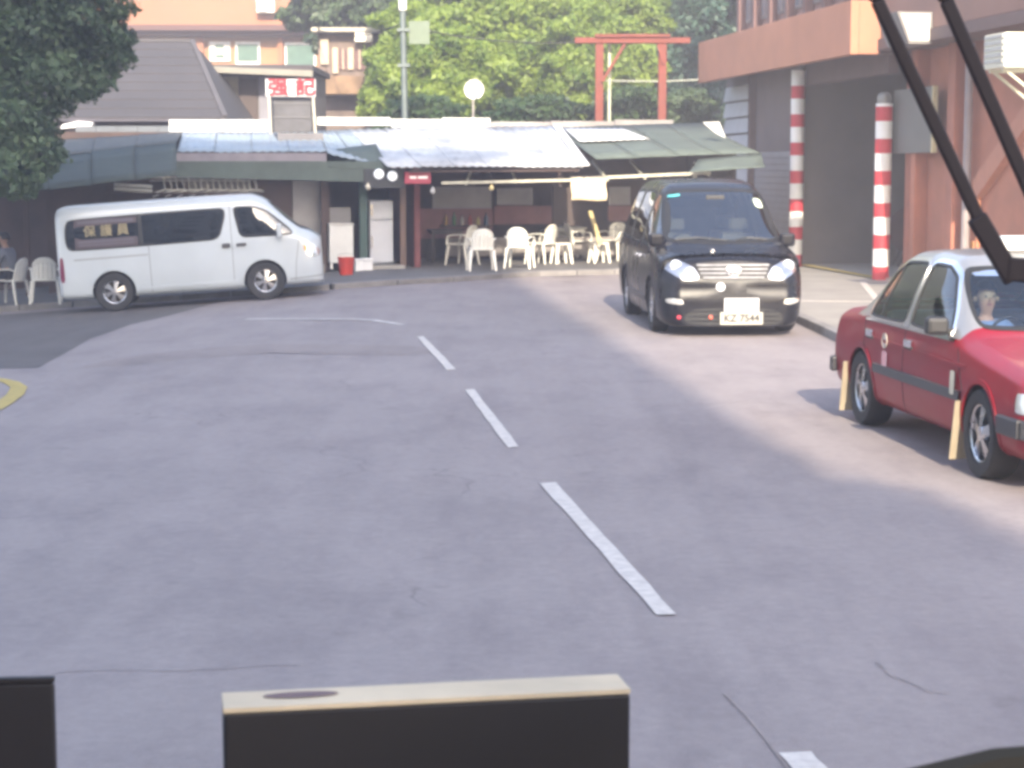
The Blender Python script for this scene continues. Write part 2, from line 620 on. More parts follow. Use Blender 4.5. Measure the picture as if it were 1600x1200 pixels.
class CarBody:
    """lofted, smoothed car shell in car space: +X forward, +Y left, Z up"""
    def __init__(s, st, nose, tail, step=0.028, it_x=5, it_v=3, seg=8):
        xs0 = [q['x'] for q in st]
        def prof(q):
            zb, zl, zt, wm, wl, wt = q['zb'], q['zl'], q['zt'], q['wm'], q['wl'], q['wt']
            t = zt - zl
            return [(0, zb), (wm * .86, zb), (wm * .965, zb + .07), (wm, zb + (zl - zb) * .42), (wm * .996, zb + (zl - zb) * .72), (wl, zl),
                    ((wl + wt) / 2 + .012, zl + t * .45), (wt, zl + t * .86), (wt - .11, zt - .002), (wt * .45, zt + .012), (0, zt + .018)]
        ps = np.array([prof(q) for q in st])                 # S,K,2
        order = np.argsort(xs0)
        xs0 = np.array(xs0)[order]; ps = ps[order]
        L0, L1 = xs0[0], xs0[-1]
        n = int((L1 - L0) / step)
        xs = np.linspace(L0, L1, n)
        xs = np.unique(np.concatenate([xs, L0 + np.array([.004, .01, .02, .035]), L1 - np.array([.004, .01, .02, .035])]))
        g = np.zeros((len(xs), ps.shape[1], 2))
        for k in range(ps.shape[1]):
            for c in range(2):
                g[:, k, c] = np.interp(xs, xs0, ps[:, k, c])
        for _ in range(it_x * 2):                            # smooth along the length
            gg = g.copy()
            gg[1:-1] = 0.25 * g[:-2] + 0.5 * g[1:-1] + 0.25 * g[2:]
            g = gg
        K = ps.shape[1]
        rows = []
        for k in range(K - 1):
            for j in range(seg):
                rows.append(g[:, k] * (1 - j / seg) + g[:, k + 1] * (j / seg))
        rows.append(g[:, K - 1])
        g = np.stack(rows, 1)                                # X,V,2
        for _ in range(it_v * 2):
            a = np.concatenate([g[:, 1:2] * [[[-1, 1]]], g, g[:, -2:-1] * [[[-1, 1]]]], 1)
            g = 0.25 * a[:, :-2] + 0.5 * a[:, 1:-1] + 0.25 * a[:, 2:]
            g[:, 0, 0] = 0; g[:, -1, 0] = 0
        s.belt = 5 * seg
        # plan-view corner rounding
        for end, (r_, k_) in ((1, nose), (0, tail)):
            for i, x in enumerate(xs):
                d = (L1 - x) if end else (x - L0)
                if d < r_:
                    t = 1 - d / r_
                    g[i, :, 0] *= 1 - k_ * (1 - math.sqrt(max(0, 1 - t ** 2.4)))
        NX, NV = g.shape[:2]
        half = g
        vs = []
        prof_full = []
        idx = lambda i, j: i * (2 * NV - 2) + j
        for i in range(NX):
            for j in range(NV):
                vs.append((xs[i], -half[i, j, 0], half[i, j, 1]))
            for j in range(NV - 2, 0, -1):
                vs.append((xs[i], half[i, j, 0], half[i, j, 1]))
        W = 2 * NV - 2
        fs = []; fr = []
        for i in range(NX - 1):
            for j in range(W):
                j2 = (j + 1) % W
                fs.append((i * W + j, (i + 1) * W + j, (i + 1) * W + j2, i * W + j2))
                jj = j if j < NV - 1 else W - 1 - j
                fr.append(jj)
        # caps
        for i in (0, NX - 1):
            ring = [i * W + j for j in range(W)]
            zc = sum(vs[q][2] for q in ring) / W
            prev = ring
            for t in (.85, .7, .5, .25):
                cur = []
                for q in ring:
                    v = vs[q]
                    vs.append((v[0], v[1] * t, zc + (v[2] - zc) * t))
                    cur.append(len(vs) - 1)
                for j in range(W):
                    j2 = (j + 1) % W
                    fs.append((prev[j], prev[j2], cur[j2], cur[j]) if i else (prev[j], cur[j], cur[j2], prev[j2])); fr.append(0)
                prev = cur
            fs.append(tuple(prev) if i else tuple(reversed(prev))); fr.append(0)
        s.v = np.array(vs); s.f = fs; s.fr = fr
    def warp(s, fn):
        s.v = np.array([fn(*p) for p in s.v])
        return s
    def done(s):
        s.bvh = BVHTree.FromPolygons([tuple(p) for p in s.v], s.f)
        s.cen = np.array([s.v[list(f)].mean(0) for f in s.f])
        s.drop = np.zeros(len(s.f), bool)
        return s
    def cast(s, a, b_, axis, side, off):
        if axis == 'side':
            o, d = Vector((a, side * 4, b_)), Vector((0, -side, 0))
        elif axis == 'front':
            o, d = Vector((6, a, b_)), Vector((-1, 0, 0))
        elif axis == 'rear':
            o, d = Vector((-9, a, b_)), Vector((1, 0, 0))
        else:
            o, d = Vector((a, b_, 4)), Vector((0, 0, -1))
        h, n, i, _ = s.bvh.ray_cast(o, d)
        if h is None:
            h, n, i, _ = s.bvh.find_nearest(o + d * 3)
        if n.dot(d) > 0:
            n = -n
        return h + n * off
    def patch(s, name, poly, axis, side, mat, parent, off=0.004, n=40, rings=5, rnd=0.16, thick=0.0):
        pl = resample(rounded(poly, 3, rnd) if rnd else [Vector(q) for q in poly], n)
        c = sum(pl, Vector((0, 0))) / n
        vs = [s.cast(c.x, c.y, axis, side, off)]
        for r_ in range(1, rings + 1):
            for p in pl:
                q = c.lerp(p, r_ / rings)
                vs.append(s.cast(q.x, q.y, axis, side, off))
        fs = [(0, 1 + j, 1 + (j + 1) % n) for j in range(n)]
        for r_ in range(rings - 1):
            for j in range(n):
                j2 = (j + 1) % n
                fs.append((1 + r_ * n + j, 1 + (r_ + 1) * n + j, 1 + (r_ + 1) * n + j2, 1 + r_ * n + j2))
        if thick:
            b0 = 1 + (rings - 1) * n
            for p in pl:
                vs.append(s.cast(p.x, p.y, axis, side, off - thick))
            b1 = 1 + rings * n
            for j in range(n):
                j2 = (j + 1) % n
                fs.append((b0 + j, b1 + j, b1 + j2, b0 + j2))
        return MB().add(vs, fs).build(name, mat, parent, sm=True, ang=50)
    def band(s, name, poly, axis, side, mat, parent, wd=0.02, off=0.006, n=60, rnd=0.16, grow=0.5):
        pl = resample(rounded(poly, 3, rnd) if rnd else [Vector(q) for q in poly], n)
        vs, fs = [], []
        for i, p in enumerate(pl):
            t = (pl[(i + 1) % n] - pl[i - 1]).normalized()
            nr = Vector((t.y, -t.x))
            a, b_ = p + nr * wd * grow, p - nr * wd * (1 - grow)
            vs += [s.cast(a.x, a.y, axis, side, off), s.cast(b_.x, b_.y, axis, side, off),
                   s.cast(a.x, a.y, axis, side, -.01), s.cast(b_.x, b_.y, axis, side, -.01)]
        for i in range(n):
            j = (i + 1) % n
            fs += [(4 * i, 4 * j, 4 * j + 1, 4 * i + 1), (4 * i, 4 * i + 2, 4 * j + 2, 4 * j), (4 * i + 1, 4 * j + 1, 4 * j + 3, 4 * i + 3)]
        return MB().add(vs, fs).build(name, mat, parent, sm=True, ang=40)
    def strip(s, name, pts, axis, side, mat, parent, wd=0.012, off=0.003, n=24):
        """open line projected onto the body (panel seams, mouldings)"""
        P_ = [Vector(p) for p in pts]
        d = [0]
        for i in range(len(P_) - 1):
            d.append(d[-1] + (P_[i + 1] - P_[i]).length)
        q = []
        for j in range(n + 1):
            t = d[-1] * j / n
            k = min(len(P_) - 2, max(i for i in range(len(d)) if d[i] <= t + 1e-9))
            q.append(P_[k].lerp(P_[k + 1], (t - d[k]) / max(1e-9, d[k + 1] - d[k])))
        vs, fs = [], []
        for i, p in enumerate(q):
            t = (q[min(n, i + 1)] - q[max(0, i - 1)]).normalized()
            nr = Vector((t.y, -t.x)) * wd / 2
            for e, of in ((p + nr, -.008), (p + nr * .9, off), (p - nr * .9, off), (p - nr, -.008)):
                vs.append(s.cast(e.x, e.y, axis, side, of))
        for i in range(n):
            for k in range(3):
                fs.append((4 * i + k, 4 * i + k + 1, 4 * i + 5 + k, 4 * i + 4 + k))
        return MB().add(vs, fs).build(name, mat, parent, sm=True, ang=40)
    def cut(s, poly, axis, side, cond=None, rnd=0.16):
        pl = [tuple(q) for q in (rounded(poly, 3, rnd) if rnd else poly)]
        for i, c in enumerate(s.cen):
            if axis == 'side':
                if c[1] * side < .25: continue
                a, b_ = c[0], c[2]
            else:
                a, b_ = c[1], c[2]
            if cond and not cond(c): continue
            if inpoly(a, b_, pl):
                s.drop[i] = True
    def arch(s, x, z, r_):
        for i, c in enumerate(s.cen):
            if abs(c[1]) > .35 and (c[0] - x) ** 2 + (c[2] - z) ** 2 < r_ * r_:
                s.drop[i] = True
    def shell(s, name, mat, parent, sel=None, inv=False):
        keep = [i for i in range(len(s.f)) if not s.drop[i] and (sel is None or (sel(i) != inv))]
        used = {}
        vs, fs = [], []
        for i in keep:
            f = []
            for q in s.f[i]:
                if q not in used:
                    used[q] = len(vs)
                    vs.append(tuple(s.v[q]))
                f.append(used[q])
            fs.append(tuple(f))
        me = bpy.data.meshes.new(name)
        me.from_pydata(vs, [], fs)
        me.materials.append(mat)
        me.shade_smooth()
        me.set_sharp_from_angle(angle=R(38))
        o = bpy.data.objects.new(name, me)
        COL.objects.link(o)
        o.parent = parent
        return o

def wheel(parent, x, y, r_, side, spokes=5, rimr=None, mat=None):
    """wheel > tyre, rim; side = -1 (right) or +1 (left)"""
    rimr = rimr or r_ * .66
    wd = .2
    wt = MB()
    pr = [(rimr * .98, -wd / 2 + .01), (rimr * 1.03, -wd / 2), (r_ * .93, -wd / 2 - .004), (r_ * .985, -wd / 2 + .025), (r_, -wd * .25), (r_, wd * .25), (r_ * .985, wd / 2 - .025), (r_ * .93, wd / 2 + .004), (rimr * 1.03, wd / 2), (rimr * .98, wd / 2 - .01)]
    hub = MB().lathe([(0, .02), (.035, .02), (.05, .005), (.055, -.03), (0, -.03)], (x, y + side * .05, r_), 'Y', 16)
    w_ = MB().lathe(pr, (x, y, r_), 'Y', 40)
    tyre = w_.build('wheel', RUBBER, parent, sm=True, ang=40)
    m = MB()
    m.lathe([(rimr, -wd / 2 + .012), (rimr * .93, -wd / 2 + .02), (rimr * .9, 0), (rimr * .93, wd / 2 - .02), (rimr, wd / 2 - .012)], (x, y, r_), 'Y', 40)
    for k in range(spokes):
        a = 2 * math.pi * k / spokes + .3
        for da in (-.16, .16):
            p = Vector((x + .045 * math.cos(a), y + side * .075, r_ + .045 * math.sin(a)))
            q = Vector((x + rimr * .93 * math.cos(a + da), y + side * .055, r_ + rimr * .93 * math.sin(a + da)))
            m.bar(p, q, .038, .028, up=(0, 1, 0))
    m.lathe([(0, side * .095), (.05, side * .092), (.062, side * .07), (.062, side * .03)], (x, y, r_), 'Y', 20)
    rim = m.build('rim', mat or ALLOY, tyre, sm=True, ang=30)
    MB().lathe([(0, side * -.01), (rimr * .92, side * -.01), (rimr * .92, side * -.03), (0, side * -.03)], (x, y, r_), 'Y', 30).build('brake_disc', M('brake_disc', (0.07, 0.068, 0.07), .5, .6), tyre)
    return tyre

def arch_trim(cb, parent, x, z, r_, side, mat, lo):
    """dark inner liner and the lip of the wheel arch"""
    m = MB()
    vs, fs = [], []
    n = 26
    a0 = math.asin(max(-1, (lo - z) / r_))
    lip = []
    for i in range(n + 1):
        a = a0 + (math.pi - 2 * a0) * i / n
        ax, az = x + r_ * math.cos(a), z + r_ * math.sin(a)
        h = cb.cast(ax, az, 'side', side, 0)
        vs += [(ax, h.y, az), (ax, side * .42, az)]
        lip.append((ax, az))
    for i in range(n):
        fs.append((2 * i, 2 * i + 1, 2 * i + 3, 2 * i + 2))
    c0 = len(vs)
    vs += [(x, side * .42, z)]
    for i in range(n):
        fs.append((c0, 2 * i + 1, 2 * i + 3))
    m.add(vs, fs)
    m.build('wheel_arch', DARKINT, parent)
    cb.strip('arch_lip', lip, 'side', side, mat, parent, wd=.04, off=.008, n=40)

def seat_row(parent, x, ys, zs=.30, ht=.62, mat=None):
    mat = mat or M('seat_cloth', (0.06, 0.055, 0.06), .9)
    for y in ys:
        m = MB()
        m.box((x + .05, y, zs), (.5, .46, .16))
        m.box((x - .22, y, zs + ht / 2), (.14, .46, ht), Matrix.Rotation(-.2, 3, 'Y'))
        m.box((x - .30, y, zs + ht + .1), (.09, .25, .17), Matrix.Rotation(-.2, 3, 'Y'))
        m.build('seat', mat, parent, bevel=.04)

def plate(parent, x, y, z, txt, facing, wd=.50, ht=.14, mat=None):
    """number plate: facing +1 looks to +X (front)"""
    b_ = MB().box((x, y, z), (.012, wd, ht)).build('number_plate', mat or M('plate_white', (.36, .35, .31), .5, var=.1), parent, bevel=.004)
    if txt: text('plate_lettering', txt, ht * .82, BLACK_P, b_, FACE((x + .008 * facing, y, z), (0, facing, 0)), .002, .003, .95)
    return b_

# ------------------------------------------------------------------ white minibus-like van
def white_van():
    h = Vector((math.cos(R(6)), math.sin(R(6)), 0))
    fr, rr = G(418, 468), G(180, 489)
    loc = Vector((fr.x, fr.y, 0)) + Vector((-h.y, h.x, 0)) * .72
    van = thing('white_van', 'white panel van with dark side windows parked beside the kerb of the restaurant shack', 'van', (loc.x, loc.y, gz(fr.x, fr.y) + .0), R(6))
    slope = math.atan2(gz(fr.x, fr.y) - gz(fr.x - 2.56, fr.y - .18), 2.57)
    van.rotation_mode = 'XYZ'
    van.rotation_euler = (0, -slope, R(6))
    W = M('white_car_paint', (.455, .495, .52), .3, coat=.7, var=.04, scale=2)
    S = lambda x, zb, zl, zt, wm, wl, wt: dict(x=x, zb=zb, zl=zl, zt=zt, wm=wm, wl=wl, wt=wt)
    st = [S(1.0, .24, .82, .99, .80, .77, .68), S(.94, .22, .87, 1.05, .82, .80, .70), S(.84, .22, .95, 1.125, .84, .82, .70), S(.66, .22, 1.02, 1.19, .845, .835, .71),
          S(.24, .22, 1.06, 1.60, .85, .84, .70), S(.06, .22, 1.07, 1.75, .85, .84, .69), S(-.15, .22, 1.07, 1.825, .85, .84, .70), S(-1.2, .22, 1.07, 1.84, .85, .84, .705), S(-3.24, .24, 1.07, 1.835, .85, .84, .705),
          S(-3.40, .25, 1.07, 1.82, .85, .835, .70), S(-3.46, .27, 1.05, 1.76, .84, .82, .69), S(-3.48, .30, 1.03, 1.70, .83, .81, .68)]
    cb = CarBody(st, (.30, .15), (.12, .05), it_x=3, it_v=2).done()
    front_win = [(.54, 1.10), (.44, 1.23), (.10, 1.53), (-.10, 1.61), (-.46, 1.625), (-.38, 1.19), (-.32, 1.11)]
    rear_win = [(-.57, 1.625), (-.72, 1.16), (-.82, 1.10), (-3.31, 1.08), (-3.31, 1.60)]
    shield = [(-.68, 1.17), (.68, 1.17), (.60, 1.68), (-.60, 1.68)]
    back = [(-.62, 1.12), (.62, 1.12), (.56, 1.62), (-.56, 1.62)]
    rub = M('window_rubber', (.015, .015, .016), .6, var=.1)
    lining = M('white_van_lining', (.22, .22, .22), .9)
    for sd_ in (-1, 1):
        cb.patch('side_window', rear_win, 'side', sd_, GLASSD, van, off=.001, rnd=.06)
        cb.band('window_seal', rear_win, 'side', sd_, rub, van, wd=.03, off=.005, rnd=.06, n=90)
        cb.patch('door_window', front_win, 'side', sd_, GLASSD, van, off=.001, rnd=.10)
        cb.band('window_seal', front_win, 'side', sd_, rub, van, wd=.03, off=.005, rnd=.10, n=80)
        cb.strip('window_pillar', [(-2.05, 1.10), (-2.05, 1.61)], 'side', sd_, rub, van, wd=.07, off=.006)
        cb.cut(rear_win, 'side', sd_, rnd=.06)
        cb.cut(front_win, 'side', sd_, rnd=.10)
    cb.patch('windscreen', shield, 'front', 0, GLASSC, van, off=.001, rnd=.1, rings=8)
    cb.band('windscreen_seal', shield, 'front', 0, rub, van, wd=.035, off=.005, rnd=.1, n=90)
    cb.cut(shield, 'front', 0, lambda c: c[0] > -.6 and c[2] > 1.1, rnd=.1)
    cb.patch('rear_window', back, 'rear', 0, GLASSD, van, off=.004, rnd=.1)
    for x in (0, -2.57):
        cb.arch(x, .335, .385)
    cb.shell('body', W, van)
    for x in (0, -2.57):
        for sd_ in (-1, 1):
            arch_trim(cb, van, x, .335, .385, sd_, W, .24)
            wheel(van, x, sd_ * .735, .335, sd_, 6, .2)
    seam = M('panel_gap', (.03, .03, .032), .8, var=0)
    seamw = M('panel_grey', (.30, .31, .32), .7, var=0)  # plain mid grey for the sliding-door rail
    for sd_ in (-1, 1):
        cb.strip('door_gap', [(.52, .30), (.55, .62), (.62, .98)], 'side', sd_, seam, van, wd=.008, off=.002)
        cb.strip('door_gap', [(-.52, 1.70), (-.52, .95), (-.53, .28)], 'side', sd_, seam, van, wd=.008, off=.002)
        cb.strip('door_gap', [(-1.93, 1.08), (-1.93, .28)], 'side', sd_, seam, van, wd=.008, off=.002)
        cb.strip('slide_rail', [(-1.95, .93), (-3.2, .92)], 'side', sd_, seamw, van, wd=.03, off=.003)
        cb.strip('side_crease', [(-.46, .36), (-2.1, .36)], 'side', sd_, W, van, wd=.05, off=.012)
        cb.strip('bumper_gap', [(.42, .33), (.98, .36)], 'side', sd_, seam, van, wd=.01, off=.002)
        for hx in (-.36, -.62):
            hd = cb.cast(hx, .985, 'side', sd_, .0)
            m = MB().box((hx, hd.y + sd_ * .02, .985), (.17 if hx > -.5 else .14, .045, .05 if hx > -.5 else .075))
            m.build('door_handle', M('handle_grey', (.05, .05, .055), .35, var=.1), van, bevel=.012)
        cb.patch('headlight', [(.74, .70), (.93, .68), (.985, .80), (.86, .90), (.72, .90)], 'side', sd_, M('headlight_reflector', (.75, .76, .78), .18, .8), van, off=.006, rnd=.2, thick=.02)
        cb.patch('indicator', [(.70, .80), (.76, .80), (.74, .895), (.69, .89)], 'side', sd_, M('amber_lens', (.6, .25, .04), .3), van, off=.008, rnd=.2)
        cb.patch('tail_light', [(-3.45, .55), (-3.37, .55), (-3.375, .98), (-3.44, .98)], 'side', sd_, M('tail_red', (.16, .012, .05), .2, coat=.5), van, off=.006, rnd=.2, thick=.015)
        cb.patch('fog_lamp', [(sd_ * .50, .36), (sd_ * .70, .37), (sd_ * .70, .46), (sd_ * .52, .46)], 'front', 0, CHROME, van, off=.006)
        mh = cb.cast(.28, 1.16, 'side', sd_, 0)
        mm = MB().box((.30, mh.y + sd_ * .12, 1.18), (.09, .17, .24)).build('mirror', W, van, bevel=.03)
        MB().bar((.30, mh.y - sd_ * .01, 1.10), (.30, mh.y + sd_ * .1, 1.12), .04, .04).build('mirror_arm', BLACK_P, mm)
    cb.patch('grille', [(-.5, .62), (.5, .62), (.48, .80), (-.48, .80)], 'front', 0, M('grille_grey', (.3, .3, .31), .4, .5), van, off=.005)
    cb.strip('bumper_line', [(-.7, .52), (.7, .52)], 'front', 0, seam, van, wd=.02)
    p0 = cb.cast(0, .42, 'front', 0, .012)
    plate(van, p0.x + .01, 0, .42, '', 1)
    # cabin
    m = MB().bb(-3.35, .55, -.74, .74, .42, .46)
    m.build('cabin_floor', DARKINT, van)
    MB().box((.48, 0, .98), (.35, 1.4, .26)).build('dashboard', DARKINT, van, bevel=.05)
    seat_row(van, -.55, (-.42, .42), .62, .62)
    seat_row(van, -1.5, (-.38, .38), .62, .58)
    seat_row(van, -2.4, (-.38, .38), .62, .58)
    MB().lathe([(.17, -.012), (.185, 0), (.17, .012), (.16, 0), (.17, -.012)], (.16, -.40, 1.08), 'X', 24).build('steering_wheel', BLACK_P, van)
    # dark sign sheet with gold lettering stuck inside the rear side window
    n = 8
    vs, fs = [], []
    for i in range(n + 1):
        x = -3.16 + 1.06 * i / n
        for z in (1.10, 1.59):
            vs.append(cb.cast(x, z, 'side', -1, .007))
    fs = [(2 * i, 2 * i + 2, 2 * i + 3, 2 * i + 1) for i in range(n)]
    sg = MB().add(vs, fs).build('window_lettering', M('brown_film', (.055, .038, .05), .35, var=.1), van, sm=True)
    gold = M('gold_print', (.26, .215, .12), .6, var=.15, scale=14)
    mauve = M('mauve_print', (.10, .088, .11), .6, var=.15)
    for k, ch in enumerate('保護員'):
        x = -2.90 + .28 * k
        c = cb.cast(x, 1.375, 'side', -1, .012)
        text('gold_character', ch, .21, gold, sg, FACE(c, (1, 0, 0), (0, .18, 1)), .001, 0.0, 1.0, .004)
    for z, wd in ((1.545, .05), (1.215, .04), (1.16, .03)):
        cb.strip('small_print', [(-3.10, z), (-2.16, z)], 'side', -1, mauve, sg, wd=wd, off=.009)
    return van
white_van()

# ------------------------------------------------------------------ black people carrier
def black_mpv():
    f = G(1032, 517)
    ang = math.atan2(-1.0, .05)
    left = Vector((-math.sin(ang), math.cos(ang), 0))
    loc = Vector((f.x, f.y, 0)) + left * .78
    car = thing('black_people_carrier', 'black people carrier with chrome grille and bright headlights facing down the road', 'car', (loc.x, loc.y, 0), ang)
    car.scale = (1.03, 1.06, 1.03)
    car.location.x += .03
    B = M('black_car_paint', (.008, .008, .012), .28, coat=.12, var=.1, scale=2, spec=.2)
    S = lambda x, zb, zl, zt, wm, wl, wt: dict(x=x, zb=zb, zl=zl, zt=zt, wm=wm, wl=wl, wt=wt)
    st = [S(.93, .13, .78, .92, .83, .76, .62), S(.86, .12, .86, .97, .86, .80, .66), S(.70, .12, .94, 1.01, .885, .84, .68), S(.32, .13, 1.0, 1.07, .905, .87, .70), S(.12, .14, 1.02, 1.12, .91, .88, .70),
          S(-.05, .14, 1.03, 1.22, .915, .885, .70), S(-.72, .14, 1.05, 1.76, .915, .89, .66), S(-1.05, .14, 1.05, 1.88, .915, .89, .65), S(-1.8, .14, 1.05, 1.935, .915, .89, .66), S(-3.2, .15, 1.05, 1.92, .915, .89, .66),
          S(-3.72, .18, 1.05, 1.84, .91, .88, .64), S(-3.86, .22, 1.03, 1.70, .89, .86, .62), S(-3.92, .28, 1.0, 1.5, .86, .83, .6)]
    cb = CarBody(st, (.45, .22), (.25, .1), it_x=4)
    def bump(x, y, z):
        if x > .55 and z < .62:                     # bumper stands proud of the grille
            x += .03 * smooth(.62, .46, z) * smooth(.55, .85, x)
        if x > .7 and z > .66:
            x -= .12 * smooth(.66, .98, z)
        return x, y, z
    cb.warp(bump).done()
    rub = MATS['window_rubber']
    shield = [(-.74, 1.15), (.74, 1.15), (.62, 1.80), (-.62, 1.80)]
    fw = [(.05, 1.10), (-.60, 1.62), (-.92, 1.74), (-1.12, 1.76), (-1.10, 1.10)]
    mw = [(-1.22, 1.10), (-1.24, 1.77), (-2.36, 1.79), (-2.40, 1.10)]
    rw = [(-2.50, 1.10), (-2.48, 1.79), (-3.40, 1.76), (-3.66, 1.14)]
    tri = [(.12, 1.115), (.02, 1.21), (-.05, 1.115)]
    cut = []
    for sd_ in (-1, 1):
        for nm, pl, gm in (('door_window', fw, GLASSD), ('side_window', mw, GLASSD), ('quarter_window', rw, GLASSD)):
            cb.patch(nm, pl, 'side', sd_, gm, car, off=.001, rnd=.08)
            cb.band('window_seal', pl, 'side', sd_, rub, car, wd=.035, off=.005, rnd=.08, n=80)
            cb.cut(pl, 'side', sd_, rnd=.08)
    cb.patch('windscreen', shield, 'front', 0, glass('windscreen_glass', (.42, .47, .47), .13), car, off=.001, rnd=.09, rings=8, n=60)
    cb.band('windscreen_seal', shield, 'front', 0, rub, car, wd=.04, off=.005, rnd=.09, n=100)
    cb.cut(shield, 'front', 0, lambda c: c[0] > -1.2 and c[2] > 1.08, rnd=.09)
    cb.patch('rear_window', [(-.62, 1.15), (.62, 1.15), (.55, 1.68), (-.55, 1.68)], 'rear', 0, GLASSD, car, off=.004)
    for x in (0, -2.9):
        cb.arch(x, .345, .40)
    cb.shell('body', B, car)
    for x in (0, -2.9):
        for sd_ in (-1, 1):
            arch_trim(cb, car, x, .345, .40, sd_, B, .16)
            wheel(car, x, sd_ * .79, .345, sd_, 7, .235)
    seam = MATS['panel_gap']
    for sd_ in (-1, 1):
        for pts in ([(.42, .30), (.45, .75), (.12, 1.08)], [(-1.16, 1.08), (-1.16, .25)], [(-2.45, 1.08), (-2.45, .62)]):
            cb.strip('door_gap', pts, 'side', sd_, seam, car, wd=.008, off=.002)
        cb.strip('side_moulding', [(-.5, .40), (-2.4, .40)], 'side', sd_, M('satin_black', (.03, .03, .034), .35), car, wd=.07, off=.014)
        for hx in (-1.0, -1.36):
            hd = cb.cast(hx, .93, 'side', sd_, 0)
            MB().box((hx, hd.y + sd_ * .02, .93), (.2, .045, .04)).build('door_handle', CHROME, car, bevel=.012)
        # headlight: chrome bowl behind a lens
        pl = [(sd_ * .40, .72), (sd_ * .60, .70), (sd_ * .80, .82), (sd_ * .86, .98), (sd_ * .70, .97), (sd_ * .47, .86)]
        hl = cb.patch('headlight', pl, 'front', 0, M('headlight_bowl', (.50, .51, .54), .22, .9, var=.25, scale=9), car, off=.006, rnd=.14, thick=.03)
        for cy, cz, rr in ((.53, .79, .06), (.68, .87, .072)):
            c = cb.cast(sd_ * cy, cz, 'front', 0, .01)
            MB().lathe([(0, .02), (rr * .6, .016), (rr, 0), (rr * 1.05, -.02)], c, 'X', 20).build('bulb_lens', M('bulb_lens', (.8, .81, .83), .08, .6), hl, sm=True)
        cb.patch('fog_lamp', [(sd_ * .60, .40), (sd_ * .80, .42), (sd_ * .82, .48), (sd_ * .62, .48)], 'front', 0, M('fog_reflector', (.7, .7, .68), .2, .7), car, off=.006, rnd=.2, thick=.01)
        mh = cb.cast(.02, 1.16, 'side', sd_, 0)
        mm = MB().box((-.02, mh.y + sd_ * .14, 1.17), (.10, .20, .17)).build('mirror', B, car, bevel=.04)
        MB().bar((-.02, mh.y - sd_ * .02, 1.12), (-.02, mh.y + sd_ * .1, 1.13), .05, .04).build('mirror_arm', BLACK_P, mm)
        wc = cb.cast(sd_ * .3, 1.17, 'front', 0, .012)
        MB().tube([cb.cast(sd_ * .05 + .1, 1.155, 'front', 0, .016), cb.cast(sd_ * .3, 1.19, 'front', 0, .016), cb.cast(sd_ * .58 - .02, 1.165, 'front', 0, .016)], .009, 6).build('wiper', BLACK_P, car)
    # grille with chrome bars
    gr = cb.patch('grille', [(-.40, .70), (.40, .70), (.46, .90), (-.46, .90)], 'front', 0, M('grille_black', (.008, .008, .009), .5), car, off=.004, rnd=.1)
    for z, hw in ((.735, .37), (.785, .40), (.835, .42), (.885, .44)):
        vs = [cb.cast(y, z, 'front', 0, .014) for y in np.linspace(-hw, hw, 13)]
        m = MB()
        for a, b_ in zip(vs[:-1], vs[1:]):
            m.bar(a, b_, .02, .026)
        m.build('grille_bar', M('grille_chrome', (.34, .36, .42), .3, 1.0, var=.3, scale=5), gr)
    c = cb.cast(0, .80, 'front', 0, .03)
    em = MB()
    for (a, b_) in ((.085, .058), (.035, .056), (.085, .024)):
        pts = [c + Vector((0, a * math.cos(t), b_ * math.sin(t) + (.03 if b_ < .03 else 0))) for t in np.linspace(0, 2 * math.pi, 25)]
        em.tube(pts, .009, 6, cap=False)
    em.build('emblem', CHROME, car, sm=True)
    c = cb.cast(-.16, .62, 'front', 0, .012)
    MB().lathe([(0, .016), (.045, .013), (.055, 0), (.055, -.02)], c, 'X', 24).build('painted_glint', M('glint_white', (.85, .86, .9), .2), car)  # white disc painted in for a bright reflection on the bumper
    c = cb.cast(-.2, 1.05, 'front', 0, .01)
    MB().box((c.x, c.y, c.z), (.02, .05, .025)).build('bonnet_badge', CHROME, car, bevel=.006)
    cb.patch('lower_intake', [(-.62, .15), (.62, .15), (.56, .36), (-.56, .36)], 'front', 0, M('intake_black', (.012, .012, .013), .6), car, off=.003)
    for z in (.20, .26, .32):
        cb.strip('intake_bar', [(-.56, z), (.56, z)], 'front', 0, B, car, wd=.018, off=.008)
    p0 = cb.cast(.05, .24, 'front', 0, .02)
    plate(car, p0.x + .015, .09, .235, 'KZ 7544', 1, .52, .155)
    p1 = cb.cast(.05, .40, 'front', 0, .02)
    MB().box((p0.x + .012, .09, .40), (.01, .42, .17)).build('white_card', M('card_white', (.62, .62, .64), .5, var=.02), car, bevel=.01)
    for y, col in ((-.28, (.6, .12, .08)), (-.66, (.5, .03, .06))):
        q = cb.cast(y, .25, 'front', 0, .012)
        MB().lathe([(0, .012), (.022, .01), (.026, 0), (.026, -.02)], q, 'X', 14).build('marker_lamp', M('marker_%d' % int(-y * 100), col, .3), car)
    q = cb.cast(.56, 1.66, 'front', 0, .006)
    cb.patch('licence_sticker', [(.50, 1.58), (.60, 1.56), (.57, 1.68), (.48, 1.69)], 'front', 0, M('sticker', (.62, .72, .55), .5, var=.1), car, off=.006)
    cb.patch('sunshade_strip', [(-.60, 1.70), (-.44, 1.72), (-.44, 1.75), (-.60, 1.73)], 'front', 0, M('teal_sticker', (.1, .42, .45), .4), car, off=.006)
    # cabin
    MB().bb(-3.6, .1, -.78, .78, .36, .40).build('cabin_floor', DARKINT, car)
    MB().box((-.12, 0, 1.03), (.5, 1.5, .22)).build('dashboard', M('dash_grey', (.045, .045, .047), .7), car, bevel=.06)
    cream = M('cream_seat', (.20, .18, .15), .8)
    seat_row(car, -1.05, (-.42, .42), .55, .68, cream)
